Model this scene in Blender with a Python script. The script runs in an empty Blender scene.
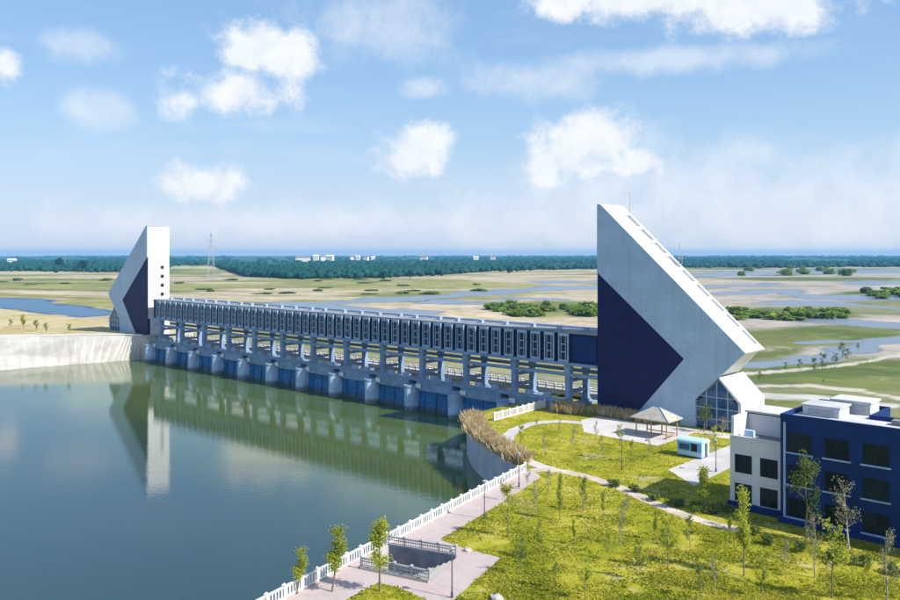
import bpy, bmesh, math, random
import numpy as np
from mathutils import Vector, Matrix, noise as mnoise

random.seed(7); RNG = np.random.default_rng(7)
rad = math.radians
sc = bpy.context.scene
COL = sc.collection

# ------------------------------------------------------------------ camera
CAM_Z = 27.4; FPX = 830.0; CX = 450.0; HY = 253.0        # survey numbers of the 900 x 600 photograph
cam = bpy.data.cameras.new('camera'); cam_o = bpy.data.objects.new('camera', cam); COL.objects.link(cam_o)
cam_o.location = (0, 0, CAM_Z); cam_o.rotation_euler = (rad(90), 0, 0)
cam.sensor_width = 36; cam.lens = 36*FPX/900; cam.shift_y = -(300-HY)/900
cam.clip_start = 0.5; cam.clip_end = 40000
sc.camera = cam_o

# ------------------------------------------------------------------ the frame of the dam: x to the near right along it, y across it
D1 = np.array([-0.73209, 0.68121]); EX = -D1; EY = np.array([0.68121, 0.73209])
ORG = np.array([(597-CX)*143/FPX, 143.0])
RZ = math.atan2(EX[1], EX[0])
def DW(x, y, z=0.0):
    p = ORG + x*EX + y*EY
    return Vector((p[0], p[1], z))
def WD(X, Y):
    d = np.array([X, Y]) - ORG
    return d@EX, d@EY
def G(u, v, z=0.0):
    Y = (CAM_Z-z)*FPX/(v-HY)
    return Vector(((u-CX)*Y/FPX, Y, z))

# ------------------------------------------------------------------ sun, sky, exposure
SUN_EL = 42.0
sh = 0.966*EX + 0.26*EY
sun_dir = Vector((sh[0]*math.cos(rad(SUN_EL)), sh[1]*math.cos(rad(SUN_EL)), math.sin(rad(SUN_EL)))).normalized()
sun = bpy.data.lights.new('sun', 'SUN'); sun.energy = 4.1; sun.angle = rad(0.5); sun.color = (1.0, 0.95, 0.87)
sun_o = bpy.data.objects.new('sun', sun); COL.objects.link(sun_o)
sun_o.rotation_euler = sun_dir.to_track_quat('Z', 'Y').to_euler(); sun_o.location = (200, -100, 300)
sc.view_settings.view_transform = 'Standard'; sc.view_settings.look = 'None'
sc.view_settings.gamma = 1.0; sc.view_settings.use_curve_mapping = False
sc.view_settings.exposure = 0.68

cy = sc.cycles
cy.max_bounces = 5; cy.diffuse_bounces = 2; cy.glossy_bounces = 3; cy.transmission_bounces = 2; cy.volume_bounces = 0; cy.transparent_max_bounces = 4

world = bpy.data.worlds.new('World'); sc.world = world; world.use_nodes = True
wn = world.node_tree.nodes; wl = world.node_tree.links; wn.clear()
class NB:
    """small helper for node trees"""
    def __init__(s, nt): s.n = nt.nodes; s.l = nt.links
    def add(s, t, **k):
        n = s.n.new(t)
        for a, b in k.items(): setattr(n, a, b)
        return n
    def put(s, sock, v):
        if isinstance(v, bpy.types.NodeSocket): s.l.new(v, sock)
        elif v is not None: sock.default_value = v
    def math(s, op, a, b=None, c=None, clamp=False):
        n = s.add('ShaderNodeMath', operation=op, use_clamp=clamp)
        s.put(n.inputs[0], a)
        if b is not None: s.put(n.inputs[1], b)
        if c is not None: s.put(n.inputs[2], c)
        return n.outputs[0]
    def ramp(s, v, lo, hi, smooth=True):
        n = s.add('ShaderNodeMapRange', interpolation_type='SMOOTHSTEP' if smooth else 'LINEAR')
        s.put(n.inputs[0], v); n.inputs[1].default_value = lo; n.inputs[2].default_value = hi
        return n.outputs[0]
    def noise(s, vec, scale, detail=4, rough=0.55, dist=0.0):
        n = s.add('ShaderNodeTexNoise'); s.put(n.inputs['Vector'], vec)
        n.inputs['Scale'].default_value = scale; n.inputs['Detail'].default_value = detail
        n.inputs['Roughness'].default_value = rough; n.inputs['Distortion'].default_value = dist
        return n
    def mix(s, f, a, b, mode='MIX'):
        n = s.add('ShaderNodeMix', data_type='RGBA', blend_type=mode)
        s.put(n.inputs[0], f); s.put(n.inputs[6], a); s.put(n.inputs[7], b)
        return n.outputs[2]
    def mapping(s, vec, scale=(1, 1, 1), rot=(0, 0, 0)):
        n = s.add('ShaderNodeMapping'); s.put(n.inputs[0], vec)
        n.inputs['Scale'].default_value = scale; n.inputs['Rotation'].default_value = rot
        return n.outputs[0]
w = NB(world.node_tree)
sky = w.add('ShaderNodeTexSky', sky_type='NISHITA'); sky.sun_disc = False
sky.sun_elevation = rad(SUN_EL); sky.sun_rotation = math.atan2(sun_dir.x, sun_dir.y)
sky.altitude = 0; sky.air_density = 1.0; sky.dust_density = 1.2; sky.ozone_density = 2.2
tc = w.add('ShaderNodeTexCoord')
nrm = w.add('ShaderNodeVectorMath', operation='NORMALIZE'); wl.new(tc.outputs['Generated'], nrm.inputs[0])
sep = w.add('ShaderNodeSeparateXYZ'); wl.new(nrm.outputs[0], sep.inputs[0])
az = w.math('ARCTAN2', sep.outputs[0], sep.outputs[1]); el = w.math('ARCSINE', sep.outputs[2])
n1 = w.noise(nrm.outputs[0], 8.0, 7, 0.62, .3); n2 = w.noise(nrm.outputs[0], 24.0, 7, 0.66, .25)
wob = w.math('ADD', w.math('MULTIPLY', w.math('SUBTRACT', n1.outputs[0], 0.5), 2.6),
             w.math('MULTIPLY', w.math('SUBTRACT', n2.outputs[0], 0.5), 1.7))
def pd(u, v):
    d = Vector((u-CX, FPX, HY-v)).normalized()
    return math.atan2(d.x, d.y), math.asin(d.z)
STRONG = [(218, 96, 50, 28), (190, 100, 26, 14), (238, 88, 28, 22), (272, 50, 50, 26), (300, 44, 24, 24), (245, 58, 26, 14), (415, 152, 42, 32), (400, 160, 26, 24), (430, 140, 26, 20), (572, 150, 46, 34), (600, 140, 32, 24), (545, 165, 26, 28), (640, 165, 38, 16),
          (205, 187, 46, 22), (225, 182, 22, 18), (745, 0, 110, 30), (790, 8, 50, 22), (640, 0, 100, 20), (560, 2, 50, 20), (5, 62, 16, 20)]
WEAK = [(96, 112, 26, 20), (78, 46, 34, 14), (532, 78, 56, 20), (560, 86, 30, 14), (375, 25, 75, 34), (425, 88, 22, 10), (680, 182, 150, 40), (800, 215, 170, 56), (600, 212, 150, 50), (330, 222, 240, 18), (660, 60, 120, 12)]
ae = w.add('ShaderNodeCombineXYZ'); wl.new(az, ae.inputs[0]); wl.new(el, ae.inputs[1])
def group(lst):
    d = None
    for (u, v, a, b) in lst:
        ca, ce = pd(u, v); sa, se = FPX/a, FPX/b
        n = w.add('ShaderNodeVectorMath', operation='MULTIPLY_ADD'); wl.new(ae.outputs[0], n.inputs[0]); n.inputs[1].default_value = (sa, se, 0); n.inputs[2].default_value = (-ca*sa, -ce*se, 0)
        m = w.add('ShaderNodeVectorMath', operation='LENGTH'); wl.new(n.outputs[0], m.inputs[0])
        d = m.outputs['Value'] if d is None else w.math('SMOOTH_MIN', d, m.outputs['Value'], .3)
    return d
qs = w.math('ADD', w.math('SUBTRACT', 1.0, group(STRONG)), w.math('MULTIPLY', wob, 1.05))
qw = w.math('ADD', w.math('SUBTRACT', 1.0, group(WEAK)), w.math('MULTIPLY', wob, .9))
mask = w.math('MAXIMUM', w.ramp(qs, -.2, .70), w.math('MULTIPLY', w.ramp(qw, -.5, .9), .50))
# the same weather goes on round the rest of the horizon
nb_ = w.noise(w.mapping(nrm.outputs[0], (1, 1, 2.4)), 4.2, 6, .58)
mask = w.math('MAXIMUM', mask, w.math('MULTIPLY', w.ramp(nb_.outputs[0], .54, .70), w.ramp(w.math('ABSOLUTE', az), .62, .80)))
# thin streaks of cirrus everywhere
n3 = w.noise(w.mapping(nrm.outputs[0], (2.2, 2.2, 11)), 1.6, 6, 0.6, 0.6)
veil = w.math('MULTIPLY', w.ramp(n3.outputs[0], 0.50, 0.80), 0.22)
mask = w.math('MAXIMUM', mask, veil)
mask = w.math('MULTIPLY', mask, w.ramp(el, -0.02, 0.02))
# summer haze tints the clear sky: lavender white at the horizon, azure higher up, the bare sky model overhead
gr = w.add('ShaderNodeValToRGB'); wl.new(w.math('MULTIPLY', el, 1.0/.6, clamp=True), gr.inputs[0])
stops = [(0.0, (.72, .79, .96)), (.10, (.60, .74, .96)), (.22, (.44, .66, .93)), (.36, (.32, .56, .88)), (.55, (.24, .48, .82)), (1.0, (.18, .40, .75))]
for k, (pos, c_) in enumerate(stops):
    x = gr.color_ramp.elements[k] if k < 2 else gr.color_ramp.elements.new(pos)
    x.position = pos; x.color = c_+(1,)
gs = w.add('ShaderNodeVectorMath', operation='SCALE'); wl.new(gr.outputs[0], gs.inputs[0]); gs.inputs['Scale'].default_value = 5.0
skyc = w.mix(w.math('ADD', .25, w.math('MULTIPLY', w.ramp(el, .7, .0), .60)), sky.outputs[0], gs.outputs[0])
cl = w.mix(w.ramp(n2.outputs[0], .3, .7), (4.5, 4.75, 5.1, 1), (5.3, 5.35, 5.4, 1))
skyc = w.mix(w.math('MULTIPLY', mask, .93), skyc, cl)
bg = w.add('ShaderNodeBackground'); wl.new(skyc, bg.inputs[0]); bg.inputs[1].default_value = 0.12
world.cycles.sampling_method = 'MANUAL'; world.cycles.sample_map_resolution = 512
out = w.add('ShaderNodeOutputWorld'); wl.new(bg.outputs[0], out.inputs[0])

# ------------------------------------------------------------------ materials
MATS = {}
def mat(name, col, rough=0.7, spec=0.4, var=0.12, vscale=0.6, bump=0.0, bscale=8.0, metal=0.0, col2=None, detail=5, stretch=(1, 1, 1), streak=0.0, stain=None, joints=None):
    m = bpy.data.materials.new(name); m.use_nodes = True; nt = m.node_tree; b = NB(nt)
    p = nt.nodes['Principled BSDF']
    tcn = b.add('ShaderNodeTexCoord'); oi = b.add('ShaderNodeObjectInfo'); shf = b.add('ShaderNodeVectorMath', operation='ADD'); b.put(shf.inputs[0], tcn.outputs['Object'])
    b.put(shf.inputs[1], b.math('MULTIPLY', oi.outputs['Random'], 90.0)); vec = b.mapping(shf.outputs[0], stretch)
    nz = b.noise(vec, vscale, detail, 0.6)
    c1 = tuple(c*(1-var) for c in col)+(1,); c2 = tuple(min(1, c*(1+var)) for c in (col2 or col))+(1,)
    c = b.mix(b.ramp(nz.outputs[0], .32, .68), c1, c2)
    if streak:      # rain streaks and grime
        sv = b.noise(b.mapping(shf.outputs[0], (1.6, 1.6, .09)), 1.3, 5, .65)
        c = b.mix(b.math('MULTIPLY', b.ramp(sv.outputs[0], .5, .8), streak), c, tuple(x*.45 for x in col)+(1,))
    sx = b.add('ShaderNodeSeparateXYZ'); b.put(sx.inputs[0], tcn.outputs['Object'])
    if stain is not None:      # damp band above the waterline
        zz = b.math('ADD', sx.outputs[2], b.math('MULTIPLY', nz.outputs[0], 1.2))
        c = b.mix(b.math('MULTIPLY', b.ramp(zz, stain+.9, stain-.1), .75), c, (.07, .08, .06, 1))
    if joints:                 # cladding sheets: each a touch different, thin joints between
        cv = b.add('ShaderNodeCombineXYZ'); b.put(cv.inputs[0], b.math('ADD', sx.outputs[0], sx.outputs[1])); b.put(cv.inputs[1], sx.outputs[2])
        br = b.add('ShaderNodeTexBrick'); b.put(br.inputs['Vector'], cv.outputs[0]); br.offset = 0
        br.inputs['Scale'].default_value = 1; br.inputs['Brick Width'].default_value = joints[0]; br.inputs['Row Height'].default_value = joints[1]; br.inputs['Mortar Size'].default_value = .025
        br.inputs['Color1'].default_value = (1, 1, 1, 1); br.inputs['Color2'].default_value = (.93, .94, .95, 1); br.inputs['Mortar'].default_value = (.80, .81, .83, 1)
        c = b.mix(1.0, c, br.outputs[0], 'MULTIPLY')
    vv = b.math('ADD', .92, b.math('MULTIPLY', oi.outputs['Random'], .16)); vc = b.add('ShaderNodeCombineColor')
    for q in range(3): b.put(vc.inputs[q], vv)
    c = b.mix(1.0, c, vc.outputs[0], 'MULTIPLY')
    b.put(p.inputs['Base Color'], c)
    p.inputs['Roughness'].default_value = rough; p.inputs['Specular IOR Level'].default_value = spec; p.inputs['Metallic'].default_value = metal
    if bump:
        bn = b.add('ShaderNodeBump'); bn.inputs['Strength'].default_value = bump
        b.put(bn.inputs['Height'], b.noise(vec, bscale, 4).outputs[0]); b.put(p.inputs['Normal'], bn.outputs[0])
    MATS[name] = m
    return m
mat('tower_white', (.69, .70, .72), .55, .35, .05, .25, streak=.2, joints=(2.4, 1.5))
mat('tower_navy', (.010, .011, .075), .6, .2, .15, .3, streak=.2, joints=(1.8, 3.0))
mat('navy_wall', (.007, .028, .14), .6, .2, .15, .4, streak=.2)
mat('tower_grey_shade', (.38, .50, .64), .55, .3, .06, .25, streak=.32, joints=(2.4, 1.5))  # grey facing, with the blue of its shaded side put into the colour
mat('gate_navy', (.012, .018, .068), .6, .2, .15, .4, streak=.2)
mat('panel_grey', (.35, .46, .62), .6, .35, .10, .7, streak=.3)
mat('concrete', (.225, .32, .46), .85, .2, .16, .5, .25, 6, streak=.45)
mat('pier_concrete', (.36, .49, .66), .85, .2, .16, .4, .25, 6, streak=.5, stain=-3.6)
mat('light_concrete', (.44, .42, .385), .85, .2, .12, .15, .2, 4, streak=.2)
mat('wall_grey', (.46, .48, .53), .85, .2, .12, .3, .2, 4, streak=.35)
mat('pit_shade', (.11, .13, .18), .7, .3, .2, .8, streak=.2)  # shade on the back wall of the pit, put into its colour
mat('bank_concrete', (.44, .42, .385), .9, .2, .18, .12, .2, 4)
mat('white_stone', (.74, .73, .71), .7, .3, .08, 1.2, streak=.15)
mat('roof_slate', (.24, .26, .29), .8, .2, .2, .35)
mat('roof_white', (.52, .53, .54), .8, .2, .12, .35, streak=.0)
mat('roof_grey', (.20, .21, .215), .85, .2, .2, .5)
mat('gate_blue', (.020, .15, .37), .5, .4, .3, .35, streak=.5, stain=-3.5)
mat('glass_dark', (.010, .014, .028), .2, .25, .3, .3)
mat('glass_blue', (.012, .075, .20), .08, .7, .3, .3)
mat('glass_green', (.006, .014, .020), .15, .2, .4, .3)
mat('mullion', (.42, .58, .68), .5, .4, .05, 1)
mat('metal_grey', (.32, .34, .36), .5, .5, .1, 1)
mat('metal_dark', (.08, .085, .09), .5, .5, .1, 1)
mat('wood', (.42, .26, .12), .7, .25, .2, 3, stretch=(1, 1, .2))
mat('gazebo_roof', (.38, .35, .30), .7, .3, .15, 2, .2, 12)
mat('booth_blue', (.14, .42, .68), .5, .4, .1, 1)
mat('booth_white', (.42, .60, .76), .5, .4, .06, 1)
mat('bark', (.20, .16, .12), .9, .1, .25, 6)
mat('bark_pale', (.36, .33, .30), .9, .1, .25, 6)
mat('reed', (.46, .35, .18), .9, .1, .30, 1.2)
mat('stone', (.42, .40, .37), .9, .2, .2, 2, .4, 5)
mat('far_white', (.75, .74, .72), .8, .2, .08, .1)
mat('far_roof', (.30, .20, .17), .8, .2, .1, .2)
mat('sand_path', (.55, .48, .39), .9, .1, .18, .5, .2, 5)
mat('plaza_pave', (.50, .475, .46), .85, .2, .10, .25, .1, 5)

def leafmat(name, c1, c2, scale=.5, transl=.35):
    m = bpy.data.materials.new(name); m.use_nodes = True; b = NB(m.node_tree); nt = m.node_tree
    p = nt.nodes['Principled BSDF']; o = nt.nodes['Material Output']
    g = b.add('ShaderNodeTexCoord'); nz = b.noise(g.outputs['Object'], scale, 3)
    oi = b.add('ShaderNodeObjectInfo')
    f = b.math('ADD', b.ramp(nz.outputs[0], .3, .7), b.math('MULTIPLY', b.math('SUBTRACT', oi.outputs['Random'], .5), .7), clamp=True)
    c = b.mix(f, c1+(1,), c2+(1,))
    b.put(p.inputs['Base Color'], c); p.inputs['Roughness'].default_value = .75; p.inputs['Specular IOR Level'].default_value = .2
    t = b.add('ShaderNodeBsdfTranslucent'); b.put(t.inputs[0], c)
    ms = b.add('ShaderNodeMixShader'); ms.inputs[0].default_value = transl
    nt.links.new(p.outputs[0], ms.inputs[1]); nt.links.new(t.outputs[0], ms.inputs[2]); nt.links.new(ms.outputs[0], o.inputs[0])
    MATS[name] = m
leafmat('leaf_spring', (.30, .36, .04), (.50, .53, .07), .8, .5)
leafmat('leaf_green', (.11, .17, .035), (.22, .28, .06), .6, .45)
leafmat('leaf_grey', (.22, .23, .12), (.36, .35, .20), .8, .45)
leafmat('leaf_bush', (.15, .24, .04), (.30, .40, .08), .25, .45)
leafmat('leaf_reed', (.46, .36, .19), (.70, .57, .34), .7, .3)
leafmat('leaf_forest', (.006, .055, .045), (.018, .095, .060), .012, .1)

def paver_mat():
    m = bpy.data.materials.new('promenade_paving'); m.use_nodes = True; b = NB(m.node_tree); p = m.node_tree.nodes['Principled BSDF']
    g = b.add('ShaderNodeTexCoord'); v = b.mapping(g.outputs['Object'], (1, 1, 1), (0, 0, rad(28)))
    br = b.add('ShaderNodeTexBrick'); b.put(br.inputs['Vector'], v)
    br.inputs['Color1'].default_value = (.46, .37, .36, 1); br.inputs['Color2'].default_value = (.40, .32, .31, 1); br.inputs['Mortar'].default_value = (.40, .35, .34, 1)
    br.inputs['Scale'].default_value = 1.0; br.inputs['Brick Width'].default_value = .6; br.inputs['Row Height'].default_value = .3; br.inputs['Mortar Size'].default_value = .008
    nz = b.noise(g.outputs['Object'], .35, 6)
    b.put(p.inputs['Base Color'], b.mix(b.ramp(nz.outputs[0], .35, .7), br.outputs[0], (.45, .385, .37, 1)))
    p.inputs['Roughness'].default_value = .85
    MATS['paving'] = m
paver_mat()

def grass_mat(name, cs, scale):
    m = bpy.data.materials.new(name); m.use_nodes = True; b = NB(m.node_tree); p = m.node_tree.nodes['Principled BSDF']
    g = b.add('ShaderNodeTexCoord'); v = g.outputs['Object']
    a = b.noise(v, scale, 5, .6, .4); c = b.noise(v, scale*4.5, 5, .65); d = b.noise(v, scale*.35, 3)
    f = b.math('ADD', b.math('MULTIPLY', a.outputs[0], .55), b.math('ADD', b.math('MULTIPLY', c.outputs[0], .30), b.math('MULTIPLY', d.outputs[0], .25)))
    r = b.add('ShaderNodeValToRGB'); b.put(r.inputs[0], f)
    e = r.color_ramp.elements
    for k, (pos, col) in enumerate(cs):
        x = e[k] if k < 2 else e.new(pos)
        x.position = pos; x.color = col+(1,)
    bare = b.noise(v, scale*.75, 7, .7, .6)      # thin worn ground showing through
    cc = b.mix(b.math('MULTIPLY', b.ramp(bare.outputs[0], .56, .66), .8), r.outputs[0], (.44, .37, .24, 1))
    b.put(p.inputs['Base Color'], cc); p.inputs['Roughness'].default_value = .9; p.inputs['Specular IOR Level'].default_value = .15
    bn = b.add('ShaderNodeBump'); bn.inputs['Strength'].default_value = .5; bn.inputs['Distance'].default_value = .3
    b.put(bn.inputs['Height'], b.noise(v, 3.0, 5, .7).outputs[0]); b.put(p.inputs['Normal'], bn.outputs[0])
    MATS[name] = m
grass_mat('lawn', [(.35, (.08, .12, .010)), (.72, (.46, .38, .20)), (.43, (.15, .18, .008)), (.52, (.27, .27, .010)), (.61, (.38, .35, .04))], .17)
grass_mat('left_ground', [(.36, (.30, .26, .10)), (.70, (.55, .47, .32)), (.5, (.42, .35, .16))], .08)

def water_mat():
    m = bpy.data.materials.new('river_water'); m.use_nodes = True; b = NB(m.node_tree); p = m.node_tree.nodes['Principled BSDF']
    g = b.add('ShaderNodeTexCoord')
    nz = b.noise(g.outputs['Object'], .02, 3)
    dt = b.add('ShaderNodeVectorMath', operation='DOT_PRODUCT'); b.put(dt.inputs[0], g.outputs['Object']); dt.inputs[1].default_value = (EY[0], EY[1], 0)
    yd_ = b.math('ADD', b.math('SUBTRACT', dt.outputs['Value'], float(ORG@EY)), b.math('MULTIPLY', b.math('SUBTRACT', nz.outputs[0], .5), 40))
    b.put(p.inputs['Base Color'], b.mix(b.ramp(yd_, -68, -26), (.014, .036, .026, 1), (.078, .116, .016, 1)))  # olive near the dam: its reflection painted into the water colour
    b.put(p.inputs['Roughness'], b.math('ADD', .02, b.math('MULTIPLY', b.ramp(b.noise(b.mapping(g.outputs['Object'], (1, 2.5, 1), (0, 0, -.7)), .018, 5, .6).outputs[0], .5, .75), .10))); p.inputs['IOR'].default_value = 2.0; p.inputs['Specular IOR Level'].default_value = .5
    bn = b.add('ShaderNodeBump'); bn.inputs['Strength'].default_value = .04; bn.inputs['Distance'].default_value = .2
    wv = b.noise(b.mapping(g.outputs['Object'], (1, 1.6, 1), (0, 0, .5)), .9, 4, .6)
    b.put(bn.inputs['Height'], wv.outputs[0]); b.put(p.inputs['Normal'], bn.outputs[0])
    MATS['water'] = m
water_mat()

def terrain_mat():
    m = bpy.data.materials.new('floodplain'); m.use_nodes = True; b = NB(m.node_tree); p = m.node_tree.nodes['Principled BSDF']
    at = b.add('ShaderNodeAttribute', attribute_name='soil'); aw = b.add('ShaderNodeAttribute', attribute_name='wet')
    g = b.add('ShaderNodeTexCoord')
    a = b.noise(b.mapping(g.outputs['Object'], (1, 1, 1)), .12, 6, .65); c = b.noise(g.outputs['Object'], .016, 5, .6)
    k = b.math('ADD', b.math('MULTIPLY', a.outputs[0], .8), b.math('MULTIPLY', c.outputs[0], .7))
    f = b.ramp(k, .45, 1.1, False)
    col = b.mix(1.0, at.outputs['Color'], b.mix(f, (.45, .50, .40, 1), (1.45, 1.40, 1.45, 1)), 'MULTIPLY')
    sp = b.noise(b.mapping(g.outputs['Object'], (1, 1, 1)), .055, 7, .72, .5)
    col = b.mix(b.math('MULTIPLY', b.ramp(sp.outputs[0], .53, .64), .6), col, (.17, .19, .05, 1))      # weeds
    sp2 = b.noise(g.outputs['Object'], .03, 6, .7, .8)
    col = b.mix(b.math('MULTIPLY', b.ramp(sp2.outputs[0], .56, .68), .5), col, (.44, .38, .29, 1))     # bare sand
    wf = b.ramp(b.math('ADD', aw.outputs['Fac'], b.math('MULTIPLY', b.math('SUBTRACT', sp.outputs[0], .5), .5)), .45, .56)
    col = b.mix(wf, col, at.outputs['Color'])
    b.put(p.inputs['Base Color'], col)
    b.put(p.inputs['Roughness'], b.math('SUBTRACT', .92, b.math('MULTIPLY', wf, .60)))
    p.inputs['Specular IOR Level'].default_value = .35
    MATS['terrain'] = m
terrain_mat()

# ------------------------------------------------------------------ mesh helpers
class MB:
    def __init__(s): s.v = []; s.f = []
    def add(s, vs, fs):
        o = len(s.v); s.v += [tuple(x) for x in vs]; s.f += [tuple(i+o for i in f) for f in fs]; return s
    def box(s, x0, x1, y0, y1, z0, z1):
        return s.add([(x0, y0, z0), (x1, y0, z0), (x1, y1, z0), (x0, y1, z0), (x0, y0, z1), (x1, y0, z1), (x1, y1, z1), (x0, y1, z1)],
                     [(3, 2, 1, 0), (4, 5, 6, 7), (0, 1, 5, 4), (1, 2, 6, 5), (2, 3, 7, 6), (3, 0, 4, 7)])
    def prism_y(s, prof, y0, y1):       # profile in x,z pushed along y
        n = len(prof); vs = [(x, y0, z) for x, z in prof]+[(x, y1, z) for x, z in prof]
        return s.add(vs, [tuple(range(n)), tuple(range(2*n-1, n-1, -1))]+[(i, i+n, (i+1) % n+n, (i+1) % n) for i in range(n)])
    def prism_z(s, prof, z0, z1):
        n = len(prof); vs = [(x, y, z0) for x, y in prof]+[(x, y, z1) for x, y in prof]
        return s.add(vs, [tuple(range(n-1, -1, -1)), tuple(range(n, 2*n))]+[(i, (i+1) % n, (i+1) % n+n, i+n) for i in range(n)])
    def bar(s, p0, p1, w, h=None, up=(0, 0, 1)):
        h = h or w; p0 = Vector(p0); p1 = Vector(p1); d = (p1-p0).normalized(); up = Vector(up)
        if abs(d.dot(up)) > .98: up = Vector((1, 0, 0))
        a = d.cross(up).normalized()*w/2; c = a.cross(d).normalized()*h/2
        vs = [p+q for p in (p0, p1) for q in (-a-c, a-c, a+c, -a+c)]
        return s.add(vs, [(3, 2, 1, 0), (4, 5, 6, 7), (0, 1, 5, 4), (1, 2, 6, 5), (2, 3, 7, 6), (3, 0, 4, 7)])
    def tube(s, p0, p1, r0, r1=None, n=7):
        r1 = r0 if r1 is None else r1; p0 = Vector(p0); p1 = Vector(p1); d = (p1-p0).normalized()
        a = d.orthogonal().normalized(); c = d.cross(a)
        vs = [p+(a*math.cos(k*6.28319/n)+c*math.sin(k*6.28319/n))*r for p, r in ((p0, r0), (p1, r1)) for k in range(n)]
        return s.add(vs, [(k, (k+1) % n, (k+1) % n+n, k+n) for k in range(n)]+[tuple(range(n-1, -1, -1)), tuple(range(n, 2*n))])
    def mesh(s, name):
        me = bpy.data.meshes.new(name); me.from_pydata([tuple(v) for v in s.v], [], s.f)
        bm = bmesh.new(); bm.from_mesh(me); bmesh.ops.recalc_face_normals(bm, faces=bm.faces); bm.to_mesh(me); bm.free()
        me.update(); return me
    def build(s, name, m, parent=None, loc=None, rz=0, smooth=False):
        return link(name, s.mesh(name), m, parent, loc, rz, smooth)
def link(name, me, m, parent=None, loc=None, rz=0, smooth=False):
    if not me.materials: me.materials.append(MATS[m])
    if smooth: me.polygons.foreach_set('use_smooth', [True]*len(me.polygons))
    o = bpy.data.objects.new(name, me); COL.objects.link(o); o.parent = parent
    if loc is not None: o.location = loc
    o.rotation_euler.z = rz
    return o
def tag(o, label=None, cat=None, group=None, kind=None):
    if label: o['label'] = label
    if cat: o['category'] = cat
    if group: o['group'] = group
    if kind: o['kind'] = kind
    return o
def thing(name, label, cat, loc=(0, 0, 0), rz=0, group=None):
    o = bpy.data.objects.new(name, None); COL.objects.link(o); o.empty_display_size = .5
    o.location = loc; o.rotation_euler.z = rz
    return tag(o, label, cat, group)
def copy_tree(o, parent=None):
    c = o.copy(); COL.objects.link(c); c.parent = parent
    for ch in o.children: copy_tree(ch, c)
    return c
ORD = ['nearest', 'second', 'third', 'fourth', 'fifth', 'sixth', 'seventh', 'eighth', 'ninth', 'tenth', 'eleventh', 'twelfth', 'thirteenth', 'fourteenth']

def inpoly(px, py, poly):
    r = np.zeros(np.shape(px), bool); n = len(poly)
    for i in range(n):
        x0, y0 = poly[i][0], poly[i][1]; x1, y1 = poly[(i+1) % n][0], poly[(i+1) % n][1]
        if y0 == y1: continue
        c = ((y0 > py) != (y1 > py)) & (px < (x1-x0)*(py-y0)/(y1-y0)+x0)
        r ^= c
    return r
def sheet(name, m, loops, z, depth=0.0, wallmat=None):
    """flat polygon with optional holes at height z; depth > 0 gives it side walls down"""
    bm = bmesh.new(); es = []
    for lp in loops:
        vs = [bm.verts.new((p[0], p[1], z)) for p in lp]
        es += [bm.edges.new((vs[i], vs[(i+1) % len(vs)])) for i in range(len(vs))]
    bmesh.ops.triangle_fill(bm, use_beauty=True, use_dissolve=False, edges=es, normal=(0, 0, 1))
    bmesh.ops.recalc_face_normals(bm, faces=bm.faces)
    for f in bm.faces:
        if f.normal.z < 0: f.normal_flip()
    me = bpy.data.meshes.new(name)
    if depth:
        for lp in loops:
            n = len(lp); a = [bm.verts.new((p[0], p[1], z)) for p in lp]; c = [bm.verts.new((p[0], p[1], z-depth)) for p in lp]
            for i in range(n):
                f = bm.faces.new((a[i], c[i], c[(i+1) % n], a[(i+1) % n])); f.material_index = 1
    bm.to_mesh(me); bm.free()
    me.materials.append(MATS[m])
    if depth: me.materials.append(MATS[wallmat or m])
    o = bpy.data.objects.new(name, me); COL.objects.link(o); o['kind'] = 'structure'
    return o
def smooth_line(pts, n=8):
    out = []
    P = [Vector(p) for p in pts]
    for i in range(len(P)-1):
        p0 = P[max(i-1, 0)]; p1 = P[i]; p2 = P[i+1]; p3 = P[min(i+2, len(P)-1)]
        for k in range(n):
            t = k/n
            out.append(.5*((2*p1)+(p2-p0)*t+(2*p0-5*p1+4*p2-p3)*t*t+(3*p1-p0-3*p2+p3)*t**3))
    out.append(P[-1]); return out
def ribbon(name, m, pts, width, z):
    L = smooth_line([Vector((p.x, p.y, 0)) for p in pts]); vs = []; fs = []
    for i, p in enumerate(L):
        d = (L[min(i+1, len(L)-1)]-L[max(i-1, 0)]).normalized(); n = Vector((-d.y, d.x, 0))
        wd = width/2*(1+.10*math.sin(i*1.7)+.06*math.sin(i*.61))
        vs += [(p+n*wd).to_tuple()[:2]+(z,), (p-n*wd).to_tuple()[:2]+(z,)]
        if i: fs.append((2*i-2, 2*i-1, 2*i+1, 2*i))
    b = MB(); b.add(vs, fs); o = b.build(name, m); o['kind'] = 'structure'
    return o, L

# ------------------------------------------------------------------ terrain, one sheet to the horizon
WATER_Z = -4.8
def sstep(a, b, x):
    t = np.clip((x-a)/(b-a), 0, 1); return t*t*(3-2*t)
def vnoise(x, y, seed):      # value noise, vectorised
    xi = np.floor(x).astype(np.int64); yi = np.floor(y).astype(np.int64); fx = x-xi; fy = y-yi
    fx = fx*fx*(3-2*fx); fy = fy*fy*(3-2*fy)
    def h(a, b):
        n = (a*374761393+b*668265263+seed*1442695041) & 0xffffffff
        n = ((n ^ (n >> 13))*1274126177) & 0xffffffff
        return ((n ^ (n >> 16)) & 0xffff)/65535.0
    return (h(xi, yi)*(1-fx)+h(xi+1, yi)*fx)*(1-fy)+(h(xi, yi+1)*(1-fx)+h(xi+1, yi+1)*fx)*fy
def fbm(x, y, seed, o=5):
    s = 0; a = .5; t = 0
    for k in range(o):
        s = s+a*vnoise(x*2**k, y*2**k, seed+k); t += a; a *= .55
    return s/t
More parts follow.
